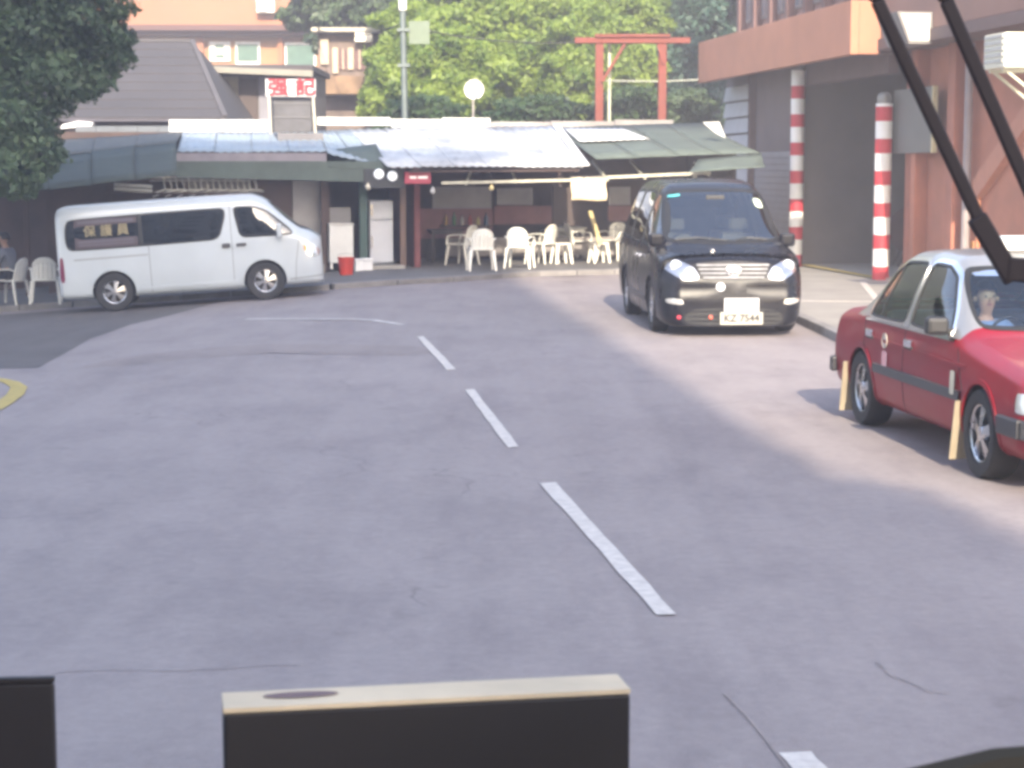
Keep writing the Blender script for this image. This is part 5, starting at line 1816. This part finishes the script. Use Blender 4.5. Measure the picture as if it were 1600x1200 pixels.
# ================================================================== BUILDINGS BEHIND
def grey_roof_house():
    Y0, Y1 = 45.5, 49.5
    e0, e1 = P(60, 186, Y0), P(350, 184, Y0)
    r0, r1 = P(60, 66, Y1), P(300, 65, Y1)
    t = thing('grey_roof_house', 'house with a large plain grey tiled roof behind the left awning', 'house', (e1.x, Y0, 0))
    o = Vector((e1.x, Y0, 0))
    TL = M('grey_roof_tile', (.058, .054, .058), .85, var=.16, scale=.9, bump=.3, bscale=12)
    # roof laid in courses of long tiles
    n = 9
    L0, L1 = e0.x - 3 - o.x, 0
    for k in range(n):
        a, b_ = k / n, (k + 1) / n
        za, zb = e1.z + (r1.z - e1.z) * a, e1.z + (r1.z - e1.z) * b_
        ya, yb = (Y1 - Y0) * a, (Y1 - Y0) * b_
        xa, xb = (r1.x - e1.x) * a, (r1.x - e1.x) * b_
        vs = [(L0, ya - .03, za + .02), (xa, ya - .03, za + .02), (xb, yb, zb + .01), (L0, yb, zb + .01), (L0, ya - .03, za), (xa, ya - .03, za), (xb, yb, zb - .02), (L0, yb, zb - .02)]
        MB().add(vs, [(0, 1, 2, 3), (4, 7, 6, 5), (0, 4, 5, 1), (1, 5, 6, 2), (2, 6, 7, 3), (3, 7, 4, 0)]).build('tile_course', TL, t)
    # hip end and back slope
    xr, zr, ze = r1.x - e1.x, r1.z, e1.z
    MB().add([(0, 0, ze - .03), (0, 8, ze - .03), (xr, 4, zr - .02)], [(0, 1, 2)]).build('hip_slope', TL, t, solid=.03)
    MB().add([(0, 8, ze - .03), (L0, 8, ze - .03), (L0, 4, zr - .02), (xr, 4, zr - .02)], [(0, 1, 2, 3)]).build('back_slope', TL, t, solid=.03)
    MB().bar((.02, -.02, ze + .03), (xr, 4, zr + .03), .12, .07).build('hip_ridge', M('ridge_tile', (.085, .08, .085), .8), t)
    MB().bar((xr, 4, zr + .03), (L0, 4, zr + .03), .14, .07).build('ridge', M('ridge_tile', (.085, .08, .085), .8), t)
    MB().bb(L0, -.3, .35, 7.6, -.9, ze - .05).build('wall', M('faded_wall', (.14, .12, .12), .85, var=.2, scale=.8), t)
    MB().bb(L0, .05, -.10, -.04, ze - .09, ze - .01).build('eave_board', M('eave_dark', (.07, .065, .08), .7), t)
grey_roof_house()
t = thing('white_lamp_shade', 'small white shade fixed under the eave of the grey-roofed house', 'lamp', P(121, 196, 45.2))
MB().prism([(-.42, 0, -.08), (.34, 0, -.02), (.36, 0, .07), (.0, 0, .10), (-.36, 0, .02)], (0, .25, 0)).build('shade', M('shade_white', (.8, .8, .8), .5), t, bevel=.015)
MB().bar((0, .2, 0), (0, .6, .05), .04, .04).build('bracket', BLACK_P, t)
t = thing('blue_grey_wall', 'low blue-grey corrugated wall between the awning and the grey roof', 'wall', P(215, 222, 43.2))
for k in range(6):
    MB().bb(-1.4 + k * .47, -1.4 + k * .47 + .46, 0, .06, -2.5, .36).build('panel', M('blue_grey_panel', (.13, .145, .165), .7, var=.2, scale=1.5), t)
MB().bb(-2.75, -1.42, -.1, .1, -2.3, .22).build('dark_panel', M('dark_slate', (.06, .07, .08), .8), t)

def flat_hut():
    Y = 51.0
    a, b_ = P(312, 190, Y), P(492, 112, Y)
    t = thing('flat_roof_hut', 'cluttered hut with an overhanging flat roof behind the shop sign', 'hut', (a.x, Y, 0))
    wd, zt = b_.x - a.x, b_.z
    MB().bb(.25, wd - .1, .5, 4, 0, zt - .02).build('wall', M('hut_wall', (.13, .115, .11), .85, var=.35, scale=1.4), t)
    MB().bb(0, wd, -.5, 4.3, zt, zt + .16).build('roof_slab', M('hut_roof', (.06, .055, .06), .8, var=.2), t, bevel=.02)
    MB().bar((.02, -.55, zt + .05), (wd, -.55, zt - .08), .08, .16).build('roof_edge', M('roof_edge', (.22, .21, .18), .7), t)
    cream = M('hut_cream', (.32, .29, .22), .8, var=.2, scale=3)
    for x0, x1, y0, y1, mt in ((330, 368, 118, 150, cream), (372, 398, 122, 188, DKWOOD), (402, 420, 118, 190, M('hut_grey', (.2, .2, .24), .7)), (338, 352, 150, 188, M('hut_brown', (.16, .14, .13), .8))):  # last panel is plain grey-brown
        p, q = P(x0, y1, Y), P(x1, y0, Y)
        MB().bb(p.x - a.x, q.x - a.x, .42, .5, p.z, q.z).build('wall_panel', mt, t)
    for x in (.1, wd - .1):
        MB().bb(x - .05, x + .05, -.4, -.3, 0, zt).build('post', DKWOOD, t)
flat_hut()
def window_hut():
    Y = 58.0
    a, b_ = P(497, 190, Y), P(592, 50, Y)
    t = thing('shuttered_hut', 'tall old hut with cream shutters and a pale roof edge beside the bright trees', 'hut', (a.x, Y, 0))
    wd, zt = b_.x - a.x, b_.z
    MB().bb(0, wd, .3, 4, 0, zt).build('wall', M('old_wall', (.17, .13, .11), .85, var=.35, scale=1.2), t)
    MB().bb(-.15, wd + .2, -.25, 4.2, zt, zt + .12).build('roof', M('old_roof', (.40, .37, .30), .7, var=.2), t)
    sh = M('cream_shutter', (.45, .38, .28), .7, var=.1)
    for x0, x1, y0, y1 in ((519, 527, 74, 114), (543, 551, 74, 108), (570, 576, 78, 108), (500, 512, 60, 100)):
        p, q = P(x0, y1, Y), P(x1, y0, Y)
        MB().bb(p.x - a.x, q.x - a.x, .18, .29, p.z, q.z).build('shutter', sh, t)
    for x0, x1, y0, y1 in ((528, 542, 76, 108), (553, 569, 76, 108)):
        p, q = P(x0, y1, Y), P(x1, y0, Y)
        f = MB().bb(p.x - a.x, q.x - a.x, .24, .298, p.z, q.z).build('window', M('brown_window', (.12, .06, .06), .4), t)
        MB().bb((p.x + q.x) / 2 - a.x - .02, (p.x + q.x) / 2 - a.x + .02, .2, .24, p.z, q.z).build('mullion', sh, f)
    p, q = P(555, 66, Y), P(582, 50, Y)
    MB().bb(p.x - a.x, q.x - a.x, -.2, .28, p.z, q.z).build('pale_box', M('box_cream', (.7, .66, .56), .7), t, bevel=.02)
    p, q = P(505, 148, Y), P(580, 120, Y)
    MB().bb(p.x - a.x, q.x - a.x, -.6, .28, p.z, q.z).build('brown_canopy', M('canopy_brown', (.20, .13, .08), .85, var=.4, scale=2), t)
window_hut()
def apartment():
    Y = 88.0
    k = Y / FPX
    a, b_ = P(150, 200, Y), P(590, 200, Y)
    t = thing('pink_apartment_block', 'pink apartment block with long balcony bands in full sun far behind the shacks', 'building', (a.x, Y, 0))
    X = lambda px: (px - 800) * k - a.x
    Z = lambda py: P(800, py, Y).z
    PK = M('pink_wall', (.30, .13, .07), .8, var=.08, scale=.6)
    PK2 = M('orange_wall', (.34, .18, .085), .8, var=.08, scale=.6)
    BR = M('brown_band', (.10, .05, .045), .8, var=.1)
    MB().bb(X(150), X(590), 0, 9, 0, 16).build('wall', PK2, t)
    for z0 in (Z(42), Z(42) + 3.3):
        p = MB().bb(X(150), X(590), -1.3, -1.15, z0, z0 + 1.15).build('balcony_parapet', PK, t)
        MB().bb(X(150), X(590), -1.32, -.01, z0 - .25, z0 - .002).build('balcony_slab', BR, t)
        MB().bb(X(150), X(590), -1.36, -1.12, z0 + 1.152, z0 + 1.23).build('coping', M('coping', (.42, .34, .27), .7), p)
    MB().bb(X(150), X(590), -.9, -.01, Z(57), Z(42) - .27).build('painted_shade_band', BR, t)  # brown box standing in for the shadow under the balcony
    for x0, x1 in ((298, 306), (316, 326), (440, 448), (210, 218)):
        MB().bb(X(x0), X(x1), -.35, -.01, 0, Z(58)).build('pier', PK, t)
    wf = M('white_window_frame', (.6, .6, .6), .5)
    gp = M('green_pane', (.10, .17, .14), .2, var=.15)
    for x0, x1, y0, y1, nh in ((334, 366, 65, 96, 2), (374, 412, 65, 101, 1), (450, 498, 66, 106, 1), (240, 290, 64, 100, 2)):
        w_ = MB().bb(X(x0), X(x1), -.12, -.01, Z(y1), Z(y0)).build('window', wf, t)
        hh = (Z(y0) - Z(y1))
        for q in range(nh):
            z0 = Z(y1) + hh * q / nh + .14
            MB().bb(X(x0) + (.28 if nh == 2 else .1), X(x1) - (.28 if nh == 2 else .1), -.14, -.121, z0, z0 + hh / nh - .28).build('pane', gp, w_)
    # air conditioner on the parapet
    ac = MB().bb(X(415), X(442), -1.9, -1.32, Z(25), Z(-4)).build('air_conditioner', M('ac_white', (.75, .73, .66), .5), t, bevel=.03)
    MB().lathe([(.14, 0), (.30, .0), (.30, .04), (.14, .04)], (X(425), -1.95, Z(14)), 'Y', 20).build('fan_ring', M('ac_fan', (.3, .3, .3), .5), ac)
apartment()

# overhead cables
def cable(pts, label):
    t = thing('overhead_cable', label, 'cable', pts[0])
    o = Vector(pts[0])
    n = 14
    ps = []
    a, c = Vector(pts[0]), Vector(pts[1])
    for i in range(n + 1):
        q = a.lerp(c, i / n)
        q.z -= pts[2] * 4 * (i / n) * (1 - i / n)
        ps.append(q - o)
    MB().tube(ps, .016, 5).build('wire', M('cable_black', (.03, .03, .03), .6), t)
    for e in (ps[0], ps[-1]):
        MB().lathe([(0, -.06), (.03, -.05), (.03, .05), (0, .06)], e, n=8).build('insulator', BLACK_P, t)
cable((P(630, 40, 46.5), P(905, 66, 47.5), .15), 'thin dark cable from the grey pole to the red timber frame')
cable((P(628, 36, 46.5), P(498, 46, 57.5), .25), 'thin dark cable from the grey pole to the shuttered hut')

# ================================================================== TREES
def leaves(name, blobs, n, size, mat, parent, flat=.35, shell=.55):
    vol = np.array([b_[3] * b_[4] * b_[5] for b_ in blobs]) ** .75
    cnt = (vol / vol.sum() * n).astype(int)
    V = []
    for (cx, cy, cz, rx, ry, rz), c in zip(blobs, cnt):
        d = rng.normal(size=(c, 3)); d /= np.linalg.norm(d, axis=1, keepdims=True)
        r_ = shell + (1 - shell) * rng.random(c) ** .5
        r_ *= 1 + .22 * np.sin(d[:, 0] * 5 + cx) * np.sin(d[:, 2] * 6 + cz) + rng.normal(0, .06, c)
        pos = np.array([cx, cy, cz]) + d * r_[:, None] * np.array([rx, ry, rz])
        nr = d * .5 + rng.normal(size=(c, 3)) * .6 + np.array([0, 0, flat])
        nr /= np.linalg.norm(nr, axis=1, keepdims=True)
        tn = np.cross(nr, rng.normal(size=(c, 3))); tn /= np.linalg.norm(tn, axis=1, keepdims=True)
        bn = np.cross(nr, tn)
        s_ = size * (.6 + .8 * rng.random(c))[:, None]
        q = np.stack([pos - tn * s_ * .5, pos + bn * s_ * .28 - nr * s_ * .08, pos + tn * s_ * .55 - nr * s_ * .1, pos - bn * s_ * .28 - nr * s_ * .08], 1)
        V.append(q)
    V = np.concatenate(V).reshape(-1, 3)
    nq = len(V) // 4
    me = bpy.data.meshes.new(name)
    me.vertices.add(len(V)); me.vertices.foreach_set('co', V.ravel())
    me.loops.add(nq * 4); me.loops.foreach_set('vertex_index', np.arange(nq * 4, dtype=np.int32))
    me.polygons.add(nq); me.polygons.foreach_set('loop_start', np.arange(0, nq * 4, 4, dtype=np.int32))
    me.update(calc_edges=True)
    me.materials.append(mat)
    o = bpy.data.objects.new(name, me)
    COL.objects.link(o)
    o.parent = parent
    return o
BARK = M('bark', (.09, .07, .055), .9, var=.35, scale=5, bump=.6, bscale=12)
def tree(label, base, trunk_top, blobs, n, size, mat, r0=.25, group=None, flat=.35, shell=.55):
    t = thing('tree', label, 'tree', base, 0, group)
    bx, by, bz = base
    B = [(b_[0] - bx, b_[1] - by, b_[2] - bz, *b_[3:]) for b_ in blobs]
    tt = Vector(trunk_top) - Vector(base)
    MB().tube([(0, 0, -.3), tt * .3 + Vector((.08, .05, 0)), tt * .65 - Vector((.06, .02, 0)), tt], r0, 12, r0 * .6).build('trunk', BARK, t, sm=True)
    lm = MB()
    for b_ in B:
        c = Vector(b_[:3])
        st_ = tt * random.uniform(.7, 1.0)
        mid = st_.lerp(c, .5) + Vector((random.uniform(-.3, .3), random.uniform(-.3, .3), random.uniform(-.1, .3)))
        lm.tube([st_, mid, c, c + (c - mid) * .2], r0 * .42, 7, r0 * .08)
        for q in range(3):
            e = c + Vector((random.uniform(-.6, .6) * b_[3], random.uniform(-.6, .6) * b_[4], random.uniform(-.4, .6) * b_[5]))
            lm.tube([mid.lerp(c, .6), (mid + e) / 2 + Vector((0, 0, .1)), e], r0 * .2, 5, r0 * .04)
    lm.build('limbs', BARK, t, sm=True)
    leaves('crown', B, n, size, mat, t, flat, shell)
    return t
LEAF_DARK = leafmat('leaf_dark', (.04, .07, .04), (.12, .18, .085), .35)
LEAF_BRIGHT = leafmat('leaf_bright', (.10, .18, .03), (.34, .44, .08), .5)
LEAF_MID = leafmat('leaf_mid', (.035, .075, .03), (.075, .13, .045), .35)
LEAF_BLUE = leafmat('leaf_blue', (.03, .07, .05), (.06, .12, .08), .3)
def blob(px, py, Y, rpx, rpy, ry=1.2):
    p = P(px, py, Y)
    return (p.x, p.y, p.z, rpx * Y / FPX, ry, rpy * Y / FPX)
# left: near, shaded tree that hangs into the picture
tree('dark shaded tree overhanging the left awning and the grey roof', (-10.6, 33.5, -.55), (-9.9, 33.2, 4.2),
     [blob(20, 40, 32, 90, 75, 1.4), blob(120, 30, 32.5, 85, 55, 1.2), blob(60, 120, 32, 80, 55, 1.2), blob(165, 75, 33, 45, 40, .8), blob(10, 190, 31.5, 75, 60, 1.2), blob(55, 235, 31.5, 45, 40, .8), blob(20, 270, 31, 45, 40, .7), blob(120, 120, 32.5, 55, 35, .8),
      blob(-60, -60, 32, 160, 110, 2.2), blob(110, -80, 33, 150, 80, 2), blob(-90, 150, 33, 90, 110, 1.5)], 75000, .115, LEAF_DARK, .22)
# middle: bright sunlit trees behind the shack
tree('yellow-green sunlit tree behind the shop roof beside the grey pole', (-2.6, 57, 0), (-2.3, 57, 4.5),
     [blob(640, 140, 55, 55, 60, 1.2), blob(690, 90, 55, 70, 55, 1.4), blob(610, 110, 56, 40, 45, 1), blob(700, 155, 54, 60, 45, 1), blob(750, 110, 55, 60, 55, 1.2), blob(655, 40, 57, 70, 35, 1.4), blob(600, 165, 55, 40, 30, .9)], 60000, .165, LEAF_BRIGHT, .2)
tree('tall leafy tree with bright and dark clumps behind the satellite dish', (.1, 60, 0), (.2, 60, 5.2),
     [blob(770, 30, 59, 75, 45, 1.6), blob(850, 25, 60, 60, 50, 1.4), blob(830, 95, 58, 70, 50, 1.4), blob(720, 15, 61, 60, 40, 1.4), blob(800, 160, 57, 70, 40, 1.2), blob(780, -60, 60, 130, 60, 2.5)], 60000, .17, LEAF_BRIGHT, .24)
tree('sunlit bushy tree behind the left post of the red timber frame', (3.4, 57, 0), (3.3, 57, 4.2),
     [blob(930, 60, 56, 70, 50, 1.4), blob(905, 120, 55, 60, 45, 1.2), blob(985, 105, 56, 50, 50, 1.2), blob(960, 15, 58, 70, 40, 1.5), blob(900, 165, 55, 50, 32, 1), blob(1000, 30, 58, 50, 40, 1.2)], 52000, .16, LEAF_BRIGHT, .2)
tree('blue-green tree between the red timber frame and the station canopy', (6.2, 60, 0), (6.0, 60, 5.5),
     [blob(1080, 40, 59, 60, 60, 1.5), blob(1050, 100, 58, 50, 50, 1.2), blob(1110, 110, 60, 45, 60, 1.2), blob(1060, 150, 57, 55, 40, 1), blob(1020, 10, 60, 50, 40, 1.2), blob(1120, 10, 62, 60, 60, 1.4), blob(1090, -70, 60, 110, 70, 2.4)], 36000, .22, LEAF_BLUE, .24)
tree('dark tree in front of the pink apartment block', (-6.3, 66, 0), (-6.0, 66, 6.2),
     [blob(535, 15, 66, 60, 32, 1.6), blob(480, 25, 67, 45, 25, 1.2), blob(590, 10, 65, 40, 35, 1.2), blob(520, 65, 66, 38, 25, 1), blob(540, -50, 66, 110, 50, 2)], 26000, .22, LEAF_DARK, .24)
# low shrubs along the back of the shack
for k, (px, py, Y, rx, rz, mt, lb) in enumerate(((660, 172, 50, 60, 22, LEAF_MID, 'low green shrub on the slope behind the white ridge boards'), (840, 172, 50.5, 75, 22, LEAF_MID, 'low green shrub behind the metal lean-to roof'),
                                               (985, 165, 51, 60, 30, LEAF_MID, 'green shrub seen between the posts of the red timber frame'), (1075, 168, 51, 40, 28, LEAF_DARK, 'dark shrub beside the right post of the red timber frame'))):
    b_ = blob(px, py, Y, rx, rz, .8)
    t = thing('shrub', lb, 'shrub', (b_[0], b_[1], 0))
    MB().tube([(0, 0, -.1), (.05, 0, b_[2] * .5), (0, 0, b_[2])], .07, 7, .03).build('stem', BARK, t)
    leaves('foliage', [(0, 0, b_[2], *b_[3:]), (b_[3] * .5, .2, b_[2] - .5, b_[3] * .7, .7, b_[5]), (-b_[3] * .5, .1, b_[2] - .4, b_[3] * .7, .7, b_[5])], 9000, .14, mt, t)
# wooded slope that closes the view
def hillside():
    m = MB()
    nx, ny = 60, 24
    vs = []
    for j in range(ny + 1):
        for i in range(nx + 1):
            x = -110 + 220 * i / nx
            y = 66 + 70 * j / ny
            z = -.4 + max(0, (y - 68)) * .62 + 1.6 * math.sin(x * .21 + j) * min(1, j / 3) + random.uniform(-.4, .4) * min(1, j / 2)
            if -22 < x < -4 and y < 104:
                z = min(z, .2)
            vs.append((x, y, z))
    fs = [(j * (nx + 1) + i, j * (nx + 1) + i + 1, (j + 1) * (nx + 1) + i + 1, (j + 1) * (nx + 1) + i) for j in range(ny) for i in range(nx)]
    o = m.add(vs, fs).build('hillside', M('hill_soil', (.035, .05, .02), .95, var=.4, scale=.4), sm=True, ang=80)
    tag(o, kind='structure')
    B = []
    for i in range(46):
        x = random.uniform(-3, 26); y = random.uniform(68, 84)
        z = max(0, (y - 68)) * .62 + random.uniform(1.0, 4.5)
        B.append((x, y, z, random.uniform(1.4, 2.6), random.uniform(1.2, 2), random.uniform(1.2, 2.2)))
    for i in range(14):
        x = random.uniform(-40, -21); y = random.uniform(70, 84)
        B.append((x, y, max(0, (y - 68)) * .62 + random.uniform(2, 6), 2.6, 2, 2.4))
    w_ = leaves('woodland', B, 90000, .34, LEAF_MID, None, .4, .6)
    tag(w_, 'dense mass of green woodland covering the slope behind the trees', 'woodland', kind='stuff')
hillside()

# ================================================================== BEHIND THE CAMERA: what throws the shade over the road
def shade_block():
    t = thing('tower_block', 'tall plain residential tower behind the bus', 'building', (-13, -24, 0))
    WL = M('tower_wall', (.42, .40, .37), .85, var=.1, scale=.3)
    x1 = 13 + 5.45
    MB().bb(-22, x1, -12, 0, 0, 37).build('wall', WL, t)
    fr = M('tower_frame', (.5, .5, .5), .5)
    pn = M('tower_pane', (.06, .08, .1), .1)
    for fl in range(11):
        for k in range(12):
            x = -20.5 + 3.1 * k
            f = MB().bb(x, x + 1.5, .002, .06, 1.4 + fl * 3.2, 2.9 + fl * 3.2).build('window', fr, t)
            MB().bb(x + .1, x + 1.4, .062, .07, 1.5 + fl * 3.2, 2.8 + fl * 3.2).build('pane', pn, f)
shade_block()
tree('broad street tree beside the tower behind the bus', (4.9, -14, 0), (4.8, -14, 8.5),
     [(4.0, -14, 11.0, 1.4, 1.6, 1.8), (4.1, -14, 13.2, 1.1, 1.3, 1.4), (3.2, -14, 12.5, 1.6, 1.6, 1.7), (4.0, -14, 9.2, 1.3, 1.4, 1.2), (3.4, -14, 14.6, 1.2, 1.2, 1.2), (2.5, -14, 10, 1.5, 1.5, 1.5)], 16000, .22, LEAF_MID, .28)

# ================================================================== THE BUS WE LOOK OUT OF
def bus():
    t = thing('bus_front', 'dark dashboard, wheel and wiper arms at the front of the bus', 'bus', (0, 0, 0))
    DB = M('bus_dash', (.035, .033, .038), .7, var=.2, scale=8, bump=.2)
    MB().bb(-1.15, 1.15, .62, 1.22, 1.5, 1.715).build('dashboard', DB, t, bevel=.03)
    MB().bb(-1.18, 1.18, 1.18, 1.30, .32, 1.70).build('front_panel', M('bus_panel', (.45, .45, .42), .35, coat=.4), t, bevel=.03)
    MB().bb(-1.2, 1.2, 1.22, 1.38, .25, .55).build('bumper', BLACK_P, t, bevel=.03)
    for s_ in (-1, 1):
        MB().lathe([(0, 0), (.09, 0), (.1, -.03)], (s_ * .9, 1.33, .8), 'Y', 20).build('headlight', CHROME, t)
    # steering wheel
    c = Vector((.246, .56, 1.772))
    pts = []
    for k in range(33):
        a = 2 * math.pi * k / 32
        pts.append(c + Vector((.225 * math.cos(a), .205 * math.sin(a), .105 * math.sin(a))))
    sw = MB().tube(pts, .016, 10, cap=False).build('steering_wheel', M('wheel_rim', (.05, .042, .03), .9, var=.15, spec=.1), t, sm=True)
    for a in (.5, 2.64, 4.71):
        MB().bar(c, c + Vector((.22 * math.cos(a), .20 * math.sin(a), .10 * math.sin(a))), .03, .012).build('spoke', BLACK_P, sw)
    MB().tube([c, c + Vector((0, .1, -.32))], .035, 10).build('steering_column', BLACK_P, sw)
    # wiper arms
    WB = M('wiper_black', (.024, .017, .021), .7, var=.15)
    Y = 1.42
    def rod(pts, wpx, name, th=.6):
        ps = [P(x, y, Y) for x, y in pts]
        m = MB()
        for p, q in zip(ps[:-1], ps[1:]):
            m.bar(p, q, wpx * Y / FPX, wpx * Y / FPX * th, up=(0, 1, 0))
        return m.build(name, WB, t, bevel=.002)
    rod([(1258, -240), (1370, 0), (1534, 352)], 21, 'wiper_arm')
    rod([(1525, 338), (1584, 438)], 31, 'wiper_knuckle')
    rod([(1572, 420), (1680, 428)], 38, 'wiper_spindle')
    rod([(1356, -260), (1478, 0), (1680, 460)], 22, 'wiper_arm')
    rod([(1668, 380), (1690, 700), (1700, 1420)], 90, 'wiper_post')
bus()
def board(px0, yl, px1, yr, Yl, Yr, hv, label, chip=True):
    """dark board standing on the dashboard; its far face and wooden top edge towards the windscreen"""
    a, b_ = P(px0, yl, Yl), P(px1, yr, Yr)
    z = (a.z + b_.z) / 2
    d = (b_ - a); d.z = 0
    L_ = d.length
    t = thing('sign_board', label, 'board', (a.x, a.y, 1.716), math.atan2(d.y, d.x))
    MB().bb(0, L_, 0, hv, 0, z - 1.716 - .003).build('panel', M('board_black', (.012, .010, .014), .6, scale=7, col2=(.006, .005, .008)), t, bevel=.0015)
    top = MB().bb(0, L_, 0.0, hv, z - 1.7185, z - 1.716).build('wooden_edge', M('raw_wood', (.62, .50, .34), .7, var=.18, scale=9) if chip else MATS['board_black'], t)
    if chip:
        vs = [(L_ * .19 + .018 * math.cos(q) * 1.1, hv * .60 + .006 * math.sin(q), z - 1.7155) for q in np.linspace(0, 2 * math.pi, 15)[:-1]]
        MB().add(vs, [tuple(range(14))]).build('stain', M('wood_stain', (.16, .10, .10), .7, var=.2), t)
board(349, 1108, 985, 1076, .93, .967, .030, 'black board with a bare wooden top edge standing on the dashboard')
board(-120, 1062, 84, 1060, .93, .935, .004, 'plain black board on the dashboard beside the wood-edged board', chip=False)

# ================================================================== HAZE
def haze():
    m = bpy.data.materials.new('haze')
    m.use_nodes = True
    nt = m.node_tree
    nt.nodes.clear()
    out = nt.nodes.new('ShaderNodeOutputMaterial')
    v = nt.nodes.new('ShaderNodeVolumePrincipled')
    v.inputs['Color'].default_value = (.92, .90, 1.0, 1)
    v.inputs['Density'].default_value = HAZE_DENSITY
    v.inputs['Anisotropy'].default_value = 0.0
    nt.links.new(v.outputs[0], out.inputs['Volume'])
    o = MB().bb(-160, 160, -90, 180, -2.4, 52).build('haze', m)
    tag(o, 'thin pale haze filling the air over the road', 'haze', kind='stuff')
HAZE_DENSITY = 0.0036
haze()
